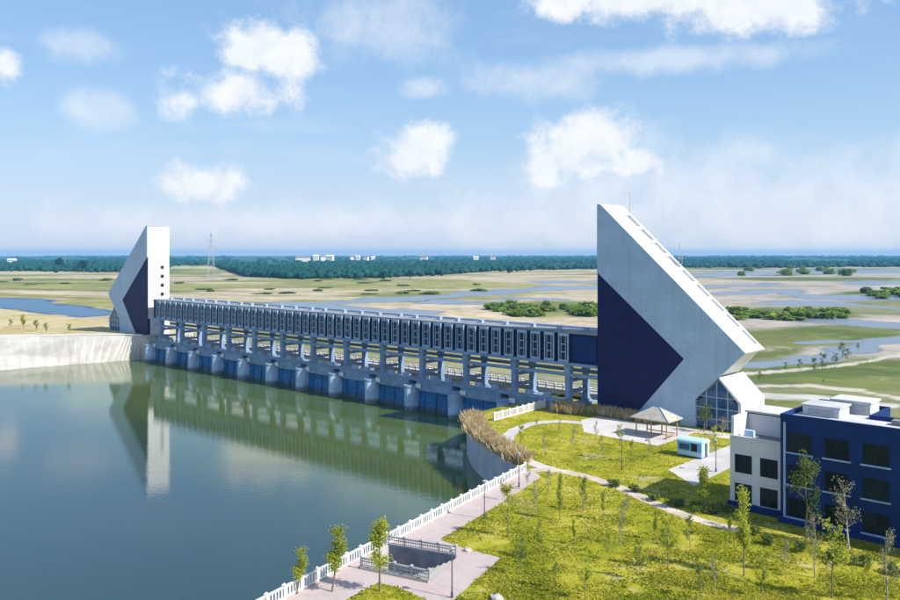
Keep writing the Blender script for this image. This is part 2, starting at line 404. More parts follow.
def height(X, Y):
    x = (X-ORG[0])*EX[0]+(Y-ORG[1])*EX[1]; y = (X-ORG[0])*EY[0]+(Y-ORG[1])*EY[1]
    left = sstep(-168, -190, x); right = sstep(-8, 8, x)
    hl = 2.35-5.9*sstep(40, 260, y); hr = -.05-3.5*sstep(25, 130, y)
    h = -3.55+left*(hl+3.55)+right*(hr+3.55)
    return np.where(y < 11, -9.0, h), x, y
NA, NR = 820, 430
ang = np.radians(np.linspace(-80, 80, NA)); rr = np.concatenate([[20.], 62*(9000/62)**(np.linspace(0, 1, NR-1))])
A, R = np.meshgrid(ang, rr); X = R*np.sin(A); Y = R*np.cos(A)
H, xd, yd = height(X, Y)
# survey coordinates of the map: bearing and dip of each spot as seen from the drone's station
Ys = np.maximum(Y, 5); U = CX+FPX*X/Ys; V = HY+FPX*(CAM_Z-np.maximum(H, -4))/Ys
nu = (fbm(X/90, Y/90, 3)-.5)+(fbm(X/30, Y/30, 5)-.5)*.5; nv = (fbm(X/160, Y/160, 9)-.5)+.5*(fbm(X/45, Y/45, 12)-.5)
Uw = U+nu*70; Vw = V+nv*np.clip((V-HY)*.20, 0, 9)
def band(line, hw):          # polyline in bearing/dip, half width across
    d = np.full(U.shape, 1e9)
    for (u0, v0), (u1, v1) in zip(line[:-1], line[1:]):
        t = np.clip((Uw-u0)/(u1-u0+1e-9), 0, 1); d = np.minimum(d, np.hypot(Vw-(v0+(v1-v0)*t), np.maximum(0, np.maximum(u0-Uw, Uw-u1))*.12))
    return np.clip(1-d/(2*hw), 0, 1)      # .5 at the bank
def blob(u, v, a, b): return np.clip(1-np.hypot((Uw-u)/a, (Vw-v)/b)*.5, 0, 1)
wet = np.zeros(U.shape)
for ln, hw in (([(330, 303), (395, 298), (450, 292), (520, 289), (598, 286)], 2.3), ([(225, 306), (300, 304), (365, 309), (430, 313)], 2.0), ([(500, 296), (560, 299)], 1.2),
               ([(420, 301), (470, 303), (500, 300)], 1.4), ([(540, 282), (600, 279)], 1.0),
               ([(690, 275), (800, 272), (1000, 271), (1300, 270)], 1.7), ([(735, 294), (790, 291), (830, 299), (900, 297), (1000, 296)], 2.4),
               ([(770, 305), (840, 304), (900, 310)], 1.5), ([(790, 322), (850, 327), (900, 330), (1000, 331)], 3.2), ([(770, 366), (810, 361), (845, 352), (880, 343), (930, 338)], 3.2),
               ([(700, 288), (760, 284)], 1.3), ([(800, 345), (850, 344)], 1.4), ([(850, 283), (930, 281)], 1.0),
               ([(-300, 301), (-40, 302), (20, 304), (66, 308), (90, 311)], 4.2), ([(-300, 283), (-80, 284)], 1.5)):
    wet = np.maximum(wet, band(ln, hw))
wet = wet*(V < 372)
gre = np.zeros(U.shape)
for u, v, a, b in ((200, 287, 60, 4), (60, 286, 90, 4), (330, 285, 70, 4), (545, 309, 62, 9), (450, 284, 50, 2.5), (790, 315, 62, 7), (880, 294, 40, 4), (830, 335, 70, 7), (860, 377, 130, 18), (800, 340, 90, 9),
                   (760, 350, 40, 10), (880, 372, 80, 10), (720, 268, 60, 2), (820, 279, 90, 2.2), (190, 272, 45, 3), (1000, 380, 150, 22), (-60, 290, 80, 5), (800, 405, 60, 12)):
    gre = np.maximum(gre, blob(u, v, a, b))
strp = fbm(X/150+3, Y/70, 21)           # grassy streaks between the bars
gre = np.clip(np.maximum(sstep(.35, .62, gre), sstep(.42, .56, strp)*sstep(480, 380, U)*.9+sstep(.51, .63, strp)*.8), 0, 1)
gre = gre*(1-sstep(.5, .8, band([(430, 305), (520, 318), (600, 333)], 4))*.9)*(1-sstep(.3, .6, blob(330, 310, 140, 5)))
lush = fbm(X/60, Y/60, 31)
far = sstep(279, 268, V)
sand = np.stack([.48+0*U, .395+0*U, .28+0*U], -1); pink = np.array([.38, .33, .29])
sand = sand*(1-.5*fbm(X/40, Y/40, 41)[..., None]*.6)*1.12
sand = sand*(1-sstep(650, 760, U)[..., None])+pink*sstep(650, 760, U)[..., None]
dry = np.array([.27, .255, .075]); green = np.array([.080, .115, .012])
rightness = sstep(620, 760, U)*.55+.15*sstep(470, 560, U)
gc = dry+(green-dry)*np.clip(sstep(.38, .62, lush)*.55+rightness, 0, 1)[..., None]
soil = sand*(1-gre[..., None])+gc*gre[..., None]
pathm = np.maximum(band([(740, 376), (800, 371), (850, 365), (890, 357), (940, 347)], 1.2), band([(755, 388), (800, 388), (850, 392), (900, 401), (960, 412)], 1.5))
pathm = sstep(.40, .6, pathm)[..., None]
soil = soil*(1-pathm)+np.array([.47, .43, .35])*pathm
rv = (sstep(.4, .6, band([(745, 398), (800, 400), (870, 408)], 3.0))*.8)[..., None]
soil = soil*(1-rv)+np.array([.56, .54, .52])*rv
fieldm = sstep(.4, .6, blob(195, 267.5, 34, 1.3))[..., None]; soil = soil*(1-fieldm)+np.array([.42, .44, .22])*fieldm
ffu = [-500, 60, 110, 165, 172, 208, 246, 300, 380, 440, 500, 600, 690, 900, 1500]; ffv = [270, 271, 272, 272, 264.8, 264.8, 276.5, 278.5, 277.5, 274.5, 270.5, 268.5, 267.4, 266.8, 266.5]
woodf = sstep(0, 1.2, np.interp(U, ffu, ffv)-V+nv*1.5)[..., None]; soil = soil*(1-woodf)+np.array([.010, .072, .055])*woodf; wet = wet*(1-woodf[..., 0])
pool = np.where((U < 130)[..., None], np.array([.045, .11, .20]), np.array([.17, .20, .245])); pm2 = sstep(.36, .46, wet)[..., None]
soil = soil*(1-pm2)+pool*pm2
verts = np.stack([X, Y, H], -1).reshape(-1, 3)
ii = (np.arange(NR-1)[:, None]*NA+np.arange(NA-1)[None, :]).ravel()
quads = np.stack([ii, ii+1, ii+1+NA, ii+NA], -1)
me = bpy.data.meshes.new('ground'); me.vertices.add(len(verts)); me.vertices.foreach_set('co', verts.ravel())
me.loops.add(quads.size); me.loops.foreach_set('vertex_index', quads.ravel().astype(np.int32))
me.polygons.add(len(quads)); me.polygons.foreach_set('loop_start', np.arange(0, quads.size, 4, dtype=np.int32))
me.update(calc_edges=True)
ca = me.color_attributes.new('soil', 'FLOAT_COLOR', 'POINT'); ca.data.foreach_set('color', np.concatenate([soil.reshape(-1, 3), np.ones((len(verts), 1))], 1).ravel().astype(np.float32))
fa = me.attributes.new('wet', 'FLOAT', 'POINT'); fa.data.foreach_set('value', wet.ravel().astype(np.float32))
me.materials.append(MATS['terrain'])
ground = bpy.data.objects.new('ground', me); COL.objects.link(ground); ground['kind'] = 'structure'

# ------------------------------------------------------------------ river, banks, park
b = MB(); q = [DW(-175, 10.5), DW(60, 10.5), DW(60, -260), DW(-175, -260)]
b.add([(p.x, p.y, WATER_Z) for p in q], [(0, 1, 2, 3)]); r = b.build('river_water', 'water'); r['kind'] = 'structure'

e0 = G(283, 600); e1 = G(525, 472); ed = (e1-e0).normalized(); eback = e0-ed*70
en = Vector((-ed.y, ed.x, 0))                                   # points to the river
wing = smooth_line([e1, G(508, 460), G(490, 449), G(475, 438), G(468.5, 428), G(468, 420), DW(-15.0, -12), DW(-15.0, -4.2)], 6)
pit = [G(388, 547), G(456, 558), G(429, 583), G(361, 569)]
park = [eback+en*.35, e0+en*.35, e1+en*.35]+wing[1:]+[DW(-15, 14), DW(330, 14), Vector((330, -40, 0)), eback+Vector((0, -20, 0))]
sheet('park_ground', 'lawn', [park, pit], 0.0, 9.0, 'wall_grey')

lt = [DW(-160.6, -1.5), DW(-166, -4.2), DW(-178, -17), DW(-193, -36), DW(-250, -110)]     # crest of the far bank
lb = [DW(-160.9, -1.8), DW(-161.4, -10), DW(-162.4, -22), DW(-163, -42), DW(-166, -110)]  # its foot
LZ = 2.45
sheet('bank_ground', 'left_ground', [[DW(-160.4, 14)]+lt+[DW(-460, -110), DW(-460, 13), DW(-200, 13)]], LZ)
b = MB()
for k in range(4):
    n = 6
    for j in range(n):
        a, c = j/n, (j+1)/n
        P = [lt[k].lerp(lt[k+1], a), lt[k].lerp(lt[k+1], c), lb[k].lerp(lb[k+1], c), lb[k].lerp(lb[k+1], a)]
        b.add([(P[0].x, P[0].y, LZ), (P[1].x, P[1].y, LZ), (P[2].x, P[2].y, -6), (P[3].x, P[3].y, -6)], [(0, 1, 2, 3)])
r = b.build('bank_slope', 'bank_concrete'); r['kind'] = 'structure'
b = MB(); b.box(-160.9, -155.6, -1.8, 14, -9, 1.6); b.box(-160.9, -157, -1.81, 14, 1.6, LZ+.02)
tag(b.build('abutment_wall', 'light_concrete', None, DW(0, 0), RZ), 'pale concrete abutment where the far end of the dam meets the sloping bank', 'abutment')
b = MB()   # coping along the crest
for k in range(4): b.bar((lt[k].x, lt[k].y, LZ+.12), (lt[k+1].x, lt[k+1].y, LZ+.12), .6, .3)
tag(b.build('bank_coping', 'white_stone'), 'pale stone coping along the crest of the far bank', 'coping')

# paths
i0 = [G(346, 600), G(378, 583), G(400, 588), G(428, 601), G(446, 607), G(501, 558), G(466, 549), G(440, 540), G(510, 498), G(541, 477), G(533, 470)]
iback = G(346, 600)-ed*71
prom = [eback+en*.3, e0+en*.3, e1+en*.3]+[p for p in reversed(i0)]+[iback]
prom_o = sheet('promenade', 'paving', [prom, pit], .012)
ribbon('lawn_path', 'plaza_pave', [G(590, 424), G(560, 421.5), G(532, 424), G(514, 431), G(507, 441), G(514, 453), G(532, 463), G(556, 471)], 2.0, .010)
ribbon('dirt_path', 'sand_path', [G(526, 471), G(550, 470), G(580, 475), G(610, 484), G(636, 495), G(668, 509), G(705, 522), G(745, 531)], 1.6, .014)
sheet('plaza', 'plaza_pave', [[G(581, 420), G(602, 416), G(660, 424), G(700, 430), G(682, 438), G(658, 446), G(584, 432.5)]], .018)
sheet('walkway', 'plaza_pave', [[G(668, 470), G(741, 441), G(775, 444), G(742, 462), G(694, 486)]], .016)
sheet('tower_path', 'sand_path', [[DW(17, -1.2), DW(33, -1.2), DW(33, -4.0), DW(24, -4.6), DW(17, -3.2)]], .021)

# steps going down to the water inside the pit
pitc = [Vector(p) for p in pit]
st_o = thing('water_steps', 'pale stone steps sinking towards the river inside the promenade square', 'steps', (0, 0, 0))
R0, R1 = pitc[1], pitc[2]; L0, L1 = pitc[0], pitc[3]
ns = 12
me_s = None
for k in range(ns):
    a, c = k/ns, (k+1)/ns; z = -.17*(k+1)*1.7
    P = [R0.lerp(L0, a), R0.lerp(L0, c), R1.lerp(L1, c), R1.lerp(L1, a)]
    MB().prism_z([(p.x, p.y) for p in P], z-.5, z).build('step', 'light_concrete', st_o)

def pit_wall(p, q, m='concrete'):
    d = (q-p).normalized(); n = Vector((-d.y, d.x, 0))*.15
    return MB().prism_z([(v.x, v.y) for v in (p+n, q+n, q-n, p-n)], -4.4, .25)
pit_wall(pitc[0], pitc[1]).build('side_wall', 'pit_shade', st_o); pit_wall(pitc[3], pitc[2]).build('side_wall', 'light_concrete', st_o)
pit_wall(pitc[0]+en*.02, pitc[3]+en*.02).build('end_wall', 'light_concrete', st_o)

# ------------------------------------------------------------------ railings
def railing(pts, label, h=1.05, pitch=2.0, solid=True, m='white_stone', group=None, postw=.24):
    base = pts[0]; t = thing('railing', label, 'railing', base, 0, group)
    postm = MB().box(-postw/2, postw/2, -postw/2, postw/2, 0, h+.08); postm.add(*[[(-.16, -.16, h+.08), (.16, -.16, h+.08), (.16, .16, h+.08), (-.16, .16, h+.08), (0, 0, h+.26)], [(0, 1, 4), (1, 2, 4), (2, 3, 4), (3, 0, 4), (3, 2, 1, 0)]])
    pm = postm.mesh('post'); cache = {}
    for i in range(len(pts)-1):
        p, q = pts[i], pts[i+1]; L = (q-p).length; n = max(1, round(L/pitch)); ang_ = math.atan2(q.y-p.y, q.x-p.x); st = L/n
        for k in range(n+(1 if i == len(pts)-2 else 0)):
            o = link('post', pm, m, t, p+(q-p)*(k/n)-base, ang_)
            if k == n: continue
            key = round(st, 2)
            if key not in cache:
                bb = MB()
                a, c = postw/2, st-postw/2
                bb.box(a, c, -.09, .09, h-.14, h)
                if solid:
                    bb.box(a, c, -.07, .07, .06, .2)
                    nb = max(3, int((c-a)/.30))
                    for j in range(nb):
                        xx = a+(j+.5)*(c-a)/nb; bb.box(xx-.065, xx+.065, -.055, .055, .2, h-.14)
                else:
                    bb.box(a, c, -.03, .03, .42, .50); bb.box(a, c, -.03, .03, .12, .18)
                    nb = int((c-a)/.22)
                    for j in range(nb):
                        xx = a+(j+.5)*(c-a)/nb; bb.box(xx-.018, xx+.018, -.018, .018, .18, h-.14)
                cache[key] = bb.mesh('panel')
            link('panel', cache[key], m, t, p+(q-p)*(k/n)-base, ang_)
    return t
railing([eback+ed*54, e1], 'long white balustrade along the river edge of the promenade')
railing([Vector((p.x, p.y, .25)) for p in (pit[0], pit[1])], 'grey metal railing on the far side of the water steps', .8, 1.6, False, 'metal_grey', postw=.10)
railing([Vector((p.x, p.y, .25)) for p in (pit[3], pit[2])], 'grey metal railing on the near side of the water steps', .8, 1.6, False, 'metal_grey', postw=.10)
railing([G(494, 421), G(517, 415), G(545, 407.5)], 'white balustrade between the lawn and the near end of the dam', 1.3, 1.9)

# ------------------------------------------------------------------ arrow towers
def tower(loc, mir, zb, zs, label, name='arrow_tower'):
    """x runs away from the dam, mirrored for the far tower; zb = ground, zs = lift of the arrow"""
    t = thing(name, label, 'tower', loc, RZ)
    mx = lambda prof: [(mir*x, z) for x, z in prof]
    D = 7.3; TOP = 35.8; S = zs
    tip = (26.2, 12.3+S); sh_l = (18.1, 4.3+S); notch = (22.06, 7.8+S); sh_r = (25.1, 4.5+S)
    sl = Vector((tip[0]-.6, tip[1]-TOP)).normalized(); nl = Vector((-sl.y, sl.x))      # slope direction and outward normal (x,z)
    if nl.y < 0: nl = -nl
    # core, its slope sunk a little
    dz = .42
    core = [(0, zb), (0, TOP-.05), (.6, TOP-dz-.25), (tip[0]-dz*1.2, tip[1]+.02), sh_l, (18.1, zb)]
    MB().prism_y(mx(core), .36, D).build('wall', 'tower_white', t)
    chev = [(-.002, 24.1+S), (16.2, 10.55+S), (16.2-(10.55+S-zb)*.862, zb), (18.1, zb), sh_l, tip, (.62, TOP), (-.002, TOP)]
    MB().prism_y(mx(chev), 0, .36).build('facing', 'tower_grey_shade', t)
    dark = [(-.001, zb), (-.001, 24.1+S-.003), (16.2-.003, 10.55+S), (16.2-(10.55+S-zb)*.862-.003, zb)]
    MB().prism_y(mx(dark), .14, .36).build('arrow_panel', 'tower_navy', t)
    # slope: broad white strip, back rim, rungs over the slot
    p0 = Vector((.62, TOP)); p1 = Vector(tip); nn = nl*dz
    def slab(ya, yb, a0=0., a1=1., lift=0.):
        A = p0.lerp(p1, a0); B = p0.lerp(p1, a1); o = nl*lift
        return MB().prism_y(mx([tuple(A+o), tuple(B+o), tuple(B-nn), tuple(A-nn)]), ya, yb)
    rf = slab(.361, 3.9).build('roof', 'tower_white', t)
    slab(6.75, D+.003, 0, 1, .003).build('rim', 'tower_white', rf)
    slab(3.901, 6.749, 0, .07, -.002).build('rim', 'tower_white', rf); slab(3.901, 6.749, .965, .999, -.002).build('rim', 'tower_white', rf)
    for k in range(8):
        a = .07+(k+1)*.895/9
        slab(3.902, 6.748, a-.010, a+.010, -.06).build('rung', 'tower_white', rf)
    MB().prism_y(mx([(0, TOP), (.62, TOP), (.62, TOP-.4), (0, TOP-.4)]), .361, D).build('cap', 'tower_white', t)
    # glazed hall under the notch
    hall = [(18.102, zb), sh_l, notch, sh_r, (25.1, zb)]
    rp = [notch, (notch[0]+.02, notch[1]+.35), (sh_r[0]+.45, sh_r[1]+.10), (sh_r[0]+.45, zb), (sh_r[0], zb), sh_r]
    MB().prism_y(mx(rp), .02, D+1.5).build('hall_roof', 'tower_white', t)
    MB().prism_y(mx([(x*.999+.01, z-.02) for x, z in hall]), .9, D-.3).build('hall', 'glass_dark', t)
    gl = bpy.data.objects.new('glazing', None); COL.objects.link(gl); gl.parent = t
    xs = [18.15, 19.9, 21.6, 23.35, 25.08]; zs_ = [zb+.05, zb+1.6, zb+3.3, zb+5.0+S*0, zb+9+S]
    def roofz(x): return (sh_l[1]+(x-sh_l[0])*(notch[1]-sh_l[1])/(notch[0]-sh_l[0])) if x <= notch[0] else (notch[1]+(x-notch[0])*(sh_r[1]-notch[1])/(sh_r[0]-notch[0]))
    for i in range(4):
        for j in range(4):
            x0, x1, z0, z1 = xs[i]+.05, xs[i+1]-.05, zs_[j]+.05, zs_[j+1]-.05
            pts = [(x0, z0), (x1, z0)]
            ta, tb = min(z1, roofz(x1)-.12), min(z1, roofz(x0)-.12)
            if max(ta, tb) <= z0+.1: continue
            mids = [notch[0]] if x0 < notch[0] < x1 and z1 > notch[1]-.5 else []
            pts.append((x1, max(ta, z0+.01)))
            for q_ in mids: pts.append((q_, min(z1, roofz(q_)-.12)))
            pts.append((x0, max(tb, z0+.01)))
            MB().prism_y(mx(pts), .30, .36).build('pane', 'glass_blue', gl)
    mu = MB()
    for x in xs: mu.prism_y(mx([(x-.06, zb), (x+.06, zb), (x+.06, roofz(min(x+.06, 25.1))-.05), (x-.06, roofz(max(x-.06, 18.1))-.05)]), .18, .40)
    for z in zs_[1:4]:
        xa = 18.12; xb = 25.08
        if z > sh_l[1]: xa = sh_l[0]+(z-sh_l[1])*(notch[0]-sh_l[0])/(notch[1]-sh_l[1])
        if z > sh_r[1]: xb = sh_r[0]-(z-sh_r[1])*(sh_r[0]-notch[0])/(notch[1]-sh_r[1])
        if xb > xa+.3: mu.prism_y(mx([(xa, z-.05), (xb, z-.05), (xb, z+.05), (xa, z+.05)]), .19, .39)
    mu.build('mullion', 'mullion', gl)
    return t
tw = tower(DW(0, 0), 1, 0.0, 0.0, 'large white and navy arrow-shaped tower on the near bank beside the gazebo')
a_ = MB(); a_.tube((2.3, 6.9, 33.5), (2.3, 6.9, 38.2), .07, .03); a_.build('antenna', 'metal_grey', tw)
a_ = MB(); a_.tube((11.8, 6.9, 25), (11.8, 6.9, 29.2), .06, .04); a_.tube((12.3, 6.9, 25), (12.3, 6.9, 27.6), .05); a_.box(11.6, 12.4, 6.8, 7.0, 26.4, 26.6); a_.build('antenna', 'metal_grey', tw)
tl = tower(DW(-160.4, 0), -1, LZ-.05, 2.0, 'smaller far white arrow-shaped tower across the river, with four square windows')
for k in range(4):
    wz = 23.0-2.75*k
    wf = MB().box(-.02, .06, 4.35, 5.55, wz-.6, wz+.6).build('window', 'metal_grey', tl)
    MB().box(.04, .09, 4.5, 5.4, wz-.45, wz+.45).build('pane', 'glass_dark', wf)
MB().box(-.3, .035, .36, 7.3, 25.75, 25.95).build('string_course', 'metal_grey', tl)
MB().box(-.1, .05, .2, 1.0, LZ, 7.4).build('door', 'tower_navy', tl)

# ------------------------------------------------------------------ dam: piers, gates, decks, gatehouse
PX = [-(6.2+12.2*k) for k in range(13)]
def pier_mesh():
    pr = [(1.15*math.cos(math.pi+a*math.pi/10), -3.0+1.5*math.sin(math.pi+a*math.pi/10)) for a in range(11)]
    return [(x*.95, y) for x, y in pr]+[(1.15*.95, 14), (-1.15*.95, 14)]
pr = pier_mesh()
proto = thing('dam_pier', 'x', 'pier', DW(PX[0], 0), RZ, 'piers of the dam')
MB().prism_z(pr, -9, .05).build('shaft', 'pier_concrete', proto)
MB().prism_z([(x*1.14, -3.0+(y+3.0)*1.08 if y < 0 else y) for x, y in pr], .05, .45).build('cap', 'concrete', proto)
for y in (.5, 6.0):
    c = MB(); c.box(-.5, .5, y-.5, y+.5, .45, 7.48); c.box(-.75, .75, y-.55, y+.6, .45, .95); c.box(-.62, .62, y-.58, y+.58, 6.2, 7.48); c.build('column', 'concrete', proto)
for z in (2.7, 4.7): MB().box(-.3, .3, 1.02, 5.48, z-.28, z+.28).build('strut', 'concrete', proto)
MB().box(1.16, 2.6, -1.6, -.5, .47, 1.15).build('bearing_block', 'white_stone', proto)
for k in range(13):
    o = proto if k == 0 else copy_tree(proto)
    o.location = DW(PX[k], 0)
    o['label'] = f"{'nearest' if k == 0 else ('farthest' if k == 12 else ORD[k])} concrete dam pier counted from the large near tower" if k != 12 else 'farthest concrete dam pier, next to the small far tower'
# gates
gp_ = thing('sluice_gate', 'x', 'gate', DW(0, 0), RZ, 'blue gates of the dam')
gw = 12.2-2.3-.1
prof = [(-2.2+.5*math.sin(a*math.pi/14), -6+6.0*a/8) for a in range(9)]
g1 = MB(); vs = []; fs = []
for i, (y, z) in enumerate(prof):
    vs += [(-gw/2, y, z), (gw/2, y, z), (gw/2, y+.25, z), (-gw/2, y+.25, z)]
    if i: a = 4*i-4; fs += [(a, a+1, a+5, a+4), (a+1, a+2, a+6, a+5), (a+2, a+3, a+7, a+6), (a+3, a, a+4, a+7)]
g1.add(vs, fs+[(0, 1, 2, 3), (32, 33, 34, 35)]); g1.build('leaf', 'gate_blue', gp_)
for i in (2, 4, 6):
    y, z = prof[i]; MB().box(-gw/2, gw/2, y-.16, y-.002, z-.12, z+.12).build('rib', 'gate_blue', gp_)
for x in (-3.2, 0, 3.2): MB().bar((x, prof[1][0]-.10, prof[1][1]), (x, prof[7][0]-.10, prof[7][1]), .2, .17, (0, 1, 0)).build('stiffener', 'gate_blue', gp_)
for k in range(12):
    o = gp_ if k == 0 else copy_tree(gp_)
    o.location = DW((PX[k]+PX[k+1])/2, 0); o['label'] = f"{ORD[k]} blue steel sluice gate counted from the large near tower" if k < 11 else 'farthest blue steel sluice gate, next to the small far tower'
# working bridge in front
wb = thing('working_bridge', 'narrow grey working bridge along the front of the dam above the blue gates', 'bridge', DW(0, 0), RZ)
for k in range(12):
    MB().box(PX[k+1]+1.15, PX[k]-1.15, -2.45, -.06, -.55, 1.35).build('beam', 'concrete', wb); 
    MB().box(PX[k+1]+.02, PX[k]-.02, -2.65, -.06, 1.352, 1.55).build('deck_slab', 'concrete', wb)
    rb = MB(); L0_, L1_ = PX[k+1], PX[k]
    rb.box(L0_+.05, L1_-.05, -2.59, -2.53, 2.35, 2.42); rb.box(L0_+.05, L1_-.05, -2.58, -2.54, 1.9, 1.95)
    for j in range(7): rb.box(L0_+.05+j*1.98, L0_+.12+j*1.98, -2.59, -2.53, 1.55, 2.35)
    rb.build('handrail', 'metal_grey', wb)
    for j in range(2): MB().box(L0_+3.6+4.2*j, L0_+4.9+4.2*j, -1.15, -.4, 1.55, 2.35).build('hoist_box', 'panel_grey', wb)
    MB().box(L0_+1.2, L0_+2.6, -2.8, -2.67, -.1, .75).build('gauge_board', 'white_stone', wb)
# road bridge behind
rb_ = thing('road_bridge', 'concrete road bridge with white parapets behind the gatehouse columns', 'bridge', DW(0, 0), RZ)
MB().box(-168, 0, 8.2, 14.2, .5, 1.35).build('deck', 'light_concrete', rb_)
pm_ = MB().box(-.14, .14, -.14, .14, 0, 1.15).mesh('parapet_post'); nn_ = 84
for side, y in (('near', 8.5), ('far', 13.9)):
    for k in range(nn_):
        if side == 'near': link('parapet_post', pm_, 'white_stone', rb_, (-1-k*2.0, y, 1.35))
    bb = MB(); bb.box(-168, 0, y-.07, y+.07, 2.2, 2.36); bb.box(-168, 0, y-.05, y+.05, 1.7, 1.95); bb.build('parapet', 'white_stone', rb_)
# longitudinal beams + gatehouse
gh = thing('gatehouse', 'long navy gatehouse with grey window panels running along the top of the dam', 'gatehouse', DW(0, 0), RZ)
for y in (.35, 6.05):
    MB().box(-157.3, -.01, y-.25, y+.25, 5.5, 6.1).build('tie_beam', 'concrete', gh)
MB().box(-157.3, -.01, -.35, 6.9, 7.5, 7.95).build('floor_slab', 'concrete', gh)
MB().box(-157.3, -.004, .55, 6.6, 7.952, 13.1).build('wall', 'gate_navy', gh)
rfo = MB().box(-157.6, -.005, .35, 6.85, 13.102, 13.42).build('roof', 'roof_slate', gh)
MB().box(-157.6, -.3, 6.45, 6.85, 13.421, 13.85).build('parapet', 'panel_grey', rfo)
vm = MB(); vm.box(-.45, .45, -.35, .35, 0, .55); vm.box(-.55, .55, -.45, .45, .55, .65); vm = vm.mesh('roof_vent')
for k in range(25): link('roof_vent', vm, 'panel_grey', rfo, (-4.5-6.2*k+random.uniform(-.6, .6), 4.2+random.uniform(-.5, .5), 13.42))
pw = 2.12; NP = 48
y0, y1 = -.05, .552; hw = pw/2; fr = .20
pbx = MB().box(-hw+.02, hw-.02, .0, y1, 7.956, 13.05).mesh('panel')
ring = MB()
for a, c in ((-hw, -hw+fr), (hw-fr, hw)): ring.box(a, c, y0-.06, .18, 7.99, 13.12)
for z, d in ((7.99, .42), (12.62, .50)): ring.box(-hw+fr, hw-fr, y0-.06, .18, z, z+d)
ring.box(-hw+.52, -hw+.64, y0-.03, .02, 8.41, 12.62); ring.box(hw-.64, hw-.52, y0-.03, .02, 8.41, 12.62)
for z in (9.70, 11.10): ring.box(-hw+.64, hw-.64, y0-.03, .02, z, z+.16)
ring = ring.mesh('frame'); wm = MB().box(-hw+.64, hw-.64, -.03, -.001, 0, 1.2).mesh('window')
for k in range(NP):
    xk = -(7.03+k*(153.4-7.03)/(NP-1))
    p = link('panel', pbx, 'gate_navy', gh, (xk, 0, 0)); link('frame', ring, 'panel_grey', p)
    for z in (8.46, 9.88, 11.30): link('window', wm, 'glass_dark', p, (0, 0, z))
MB().box(-156.6, -154.9, .40, .56, 8.3, 12.7).build('end_panel', 'navy_wall', gh)
MB().box(-5.3, -.4, .40, .56, 8.3, 12.7).build('end_panel', 'navy_wall', gh)

# ------------------------------------------------------------------ office building
BT = -36.8; BX = 45.8; BH = 10.5
ob = thing('office_building', 'navy and white flat-roofed office block at the right edge', 'building', DW(BX, BT), RZ)
BL = 46
wb3 = MB().box(0, BL, .0, 5.6, -.3, BH); wb3.box(0, 7.2, 5.601, 11.5, -.3, BH-.002); wb3.build('wall', 'navy_wall', ob)
rr_ = MB(); rr_.box(.3, BL-.3, .3, 5.3, BH+.001, BH+.05); rr_.box(.3, 6.9, 5.301, 11.2, BH+.001, BH+.05); roof = rr_.build('roof', 'roof_white', ob)
pp = MB(); pp.box(-.02, BL+.02, -.04, .3, BH+.002, BH+.5); pp.box(-.02, .3, .302, 11.5, BH+.002, BH+.5); pp.box(6.9, BL, 5.302, 5.62, BH+.002, BH+.5); pp.box(.302, 7.2, 11.2, 11.52, BH+.002, BH+.5); pp.box(6.9, 7.2, 5.621, 11.2, BH+.002, BH+.45); pp.build('parapet', 'navy_wall', ob)
for (x0, x1, y0, y1, h) in ((1.0, 4.6, 3.4, 6.6, 1.0), (2.6, 6.4, 7.3, 10.4, 1.25)):
    ph = MB().box(x0, x1, y0, y1, BH+.05, BH+h).build('roof_room', 'roof_white', ob)
    MB().box(x0-.15, x1+.15, y0-.15, y1+.15, BH+h+.001, BH+h+.18).build('roof_slab', 'roof_white', ph)
    MB().box(x0+.5, x1-.5, y0-.04, y0+.02, BH+.3, BH+h-.2).build('louvre', 'metal_grey', ph)
MB().box(9.4, 24, 3.6, 4.8, BH+.05, BH+.55).build('roof_duct', 'roof_grey', ob)
wfm = MB()
def win(parent, x, z, wd, ht, y, glass, sill=True):
    f = MB(); f.box(x, x+wd, y-.03, y+.04, z, z+.08); f.box(x, x+wd, y-.03, y+.04, z+ht-.08, z+ht); f.box(x, x+.08, y-.03, y+.04, z+.08, z+ht-.08); f.box(x+wd-.08, x+wd, y-.03, y+.04, z+.08, z+ht-.08)
    f.box(x+wd*.5-.04, x+wd*.5+.04, y-.025, y+.04, z+.08, z+ht-.08)
    o = f.build('window', 'gate_navy', parent)
    MB().box(x+.08, x+wd-.08, y-.012, y+.03, z+.08, z+ht-.08).build('pane', glass, o)
    if sill: MB().box(x-.15, x+wd+.15, y-.22, y-.001, z-.16, z-.03).build('sill', 'panel_grey', o)
for r_ in range(3):
    for c_ in range(12): win(ob, .75+c_*3.55, .7+r_*3.27, 2.35, 2.0, -.005, 'glass_green')
MB().box(.35, .55, -.16, -.002, .2, 10.2).build('downpipe', 'panel_grey', ob)
MB().box(-.1, BL, -.5, -.003, -.3, .55).build('plinth', 'navy_wall', ob)
# white wing
wgx0 = -5.9
MB().box(wgx0, -.003, 1.2, 9.5, -.3, 7.3).build('wall', 'tower_white', ob)
MB().box(wgx0+.3, -.31, 1.5, 5.2, 7.301, 7.34).build('terrace', 'roof_grey', ob)
pa = MB(); pa.box(wgx0, -.004, 1.19, 1.5, 7.302, 7.75); pa.box(wgx0, wgx0+.3, 1.501, 9.5, 7.302, 9.7); pa.build('parapet', 'tower_white', ob)
up = MB().box(wgx0+.301, -.004, 5.2, 9.5, 7.303, 9.55).build('upper_storey', 'tower_white', ob)
MB().box(wgx0+.02, -.05, 5.0, 9.52, 9.701, 9.9).build('roof_slab', 'roof_white', up)
for r_ in range(2):
    for c_ in range(2): win(ob, wgx0+.55+c_*2.75, .75+r_*3.1, 1.85, 1.95, 1.19, 'glass_green', r_ == 0 and c_ == 1)
MB().box(wgx0-.1, -.01, .75, 1.188, -.3, .7).build('plinth', 'navy_wall', ob)
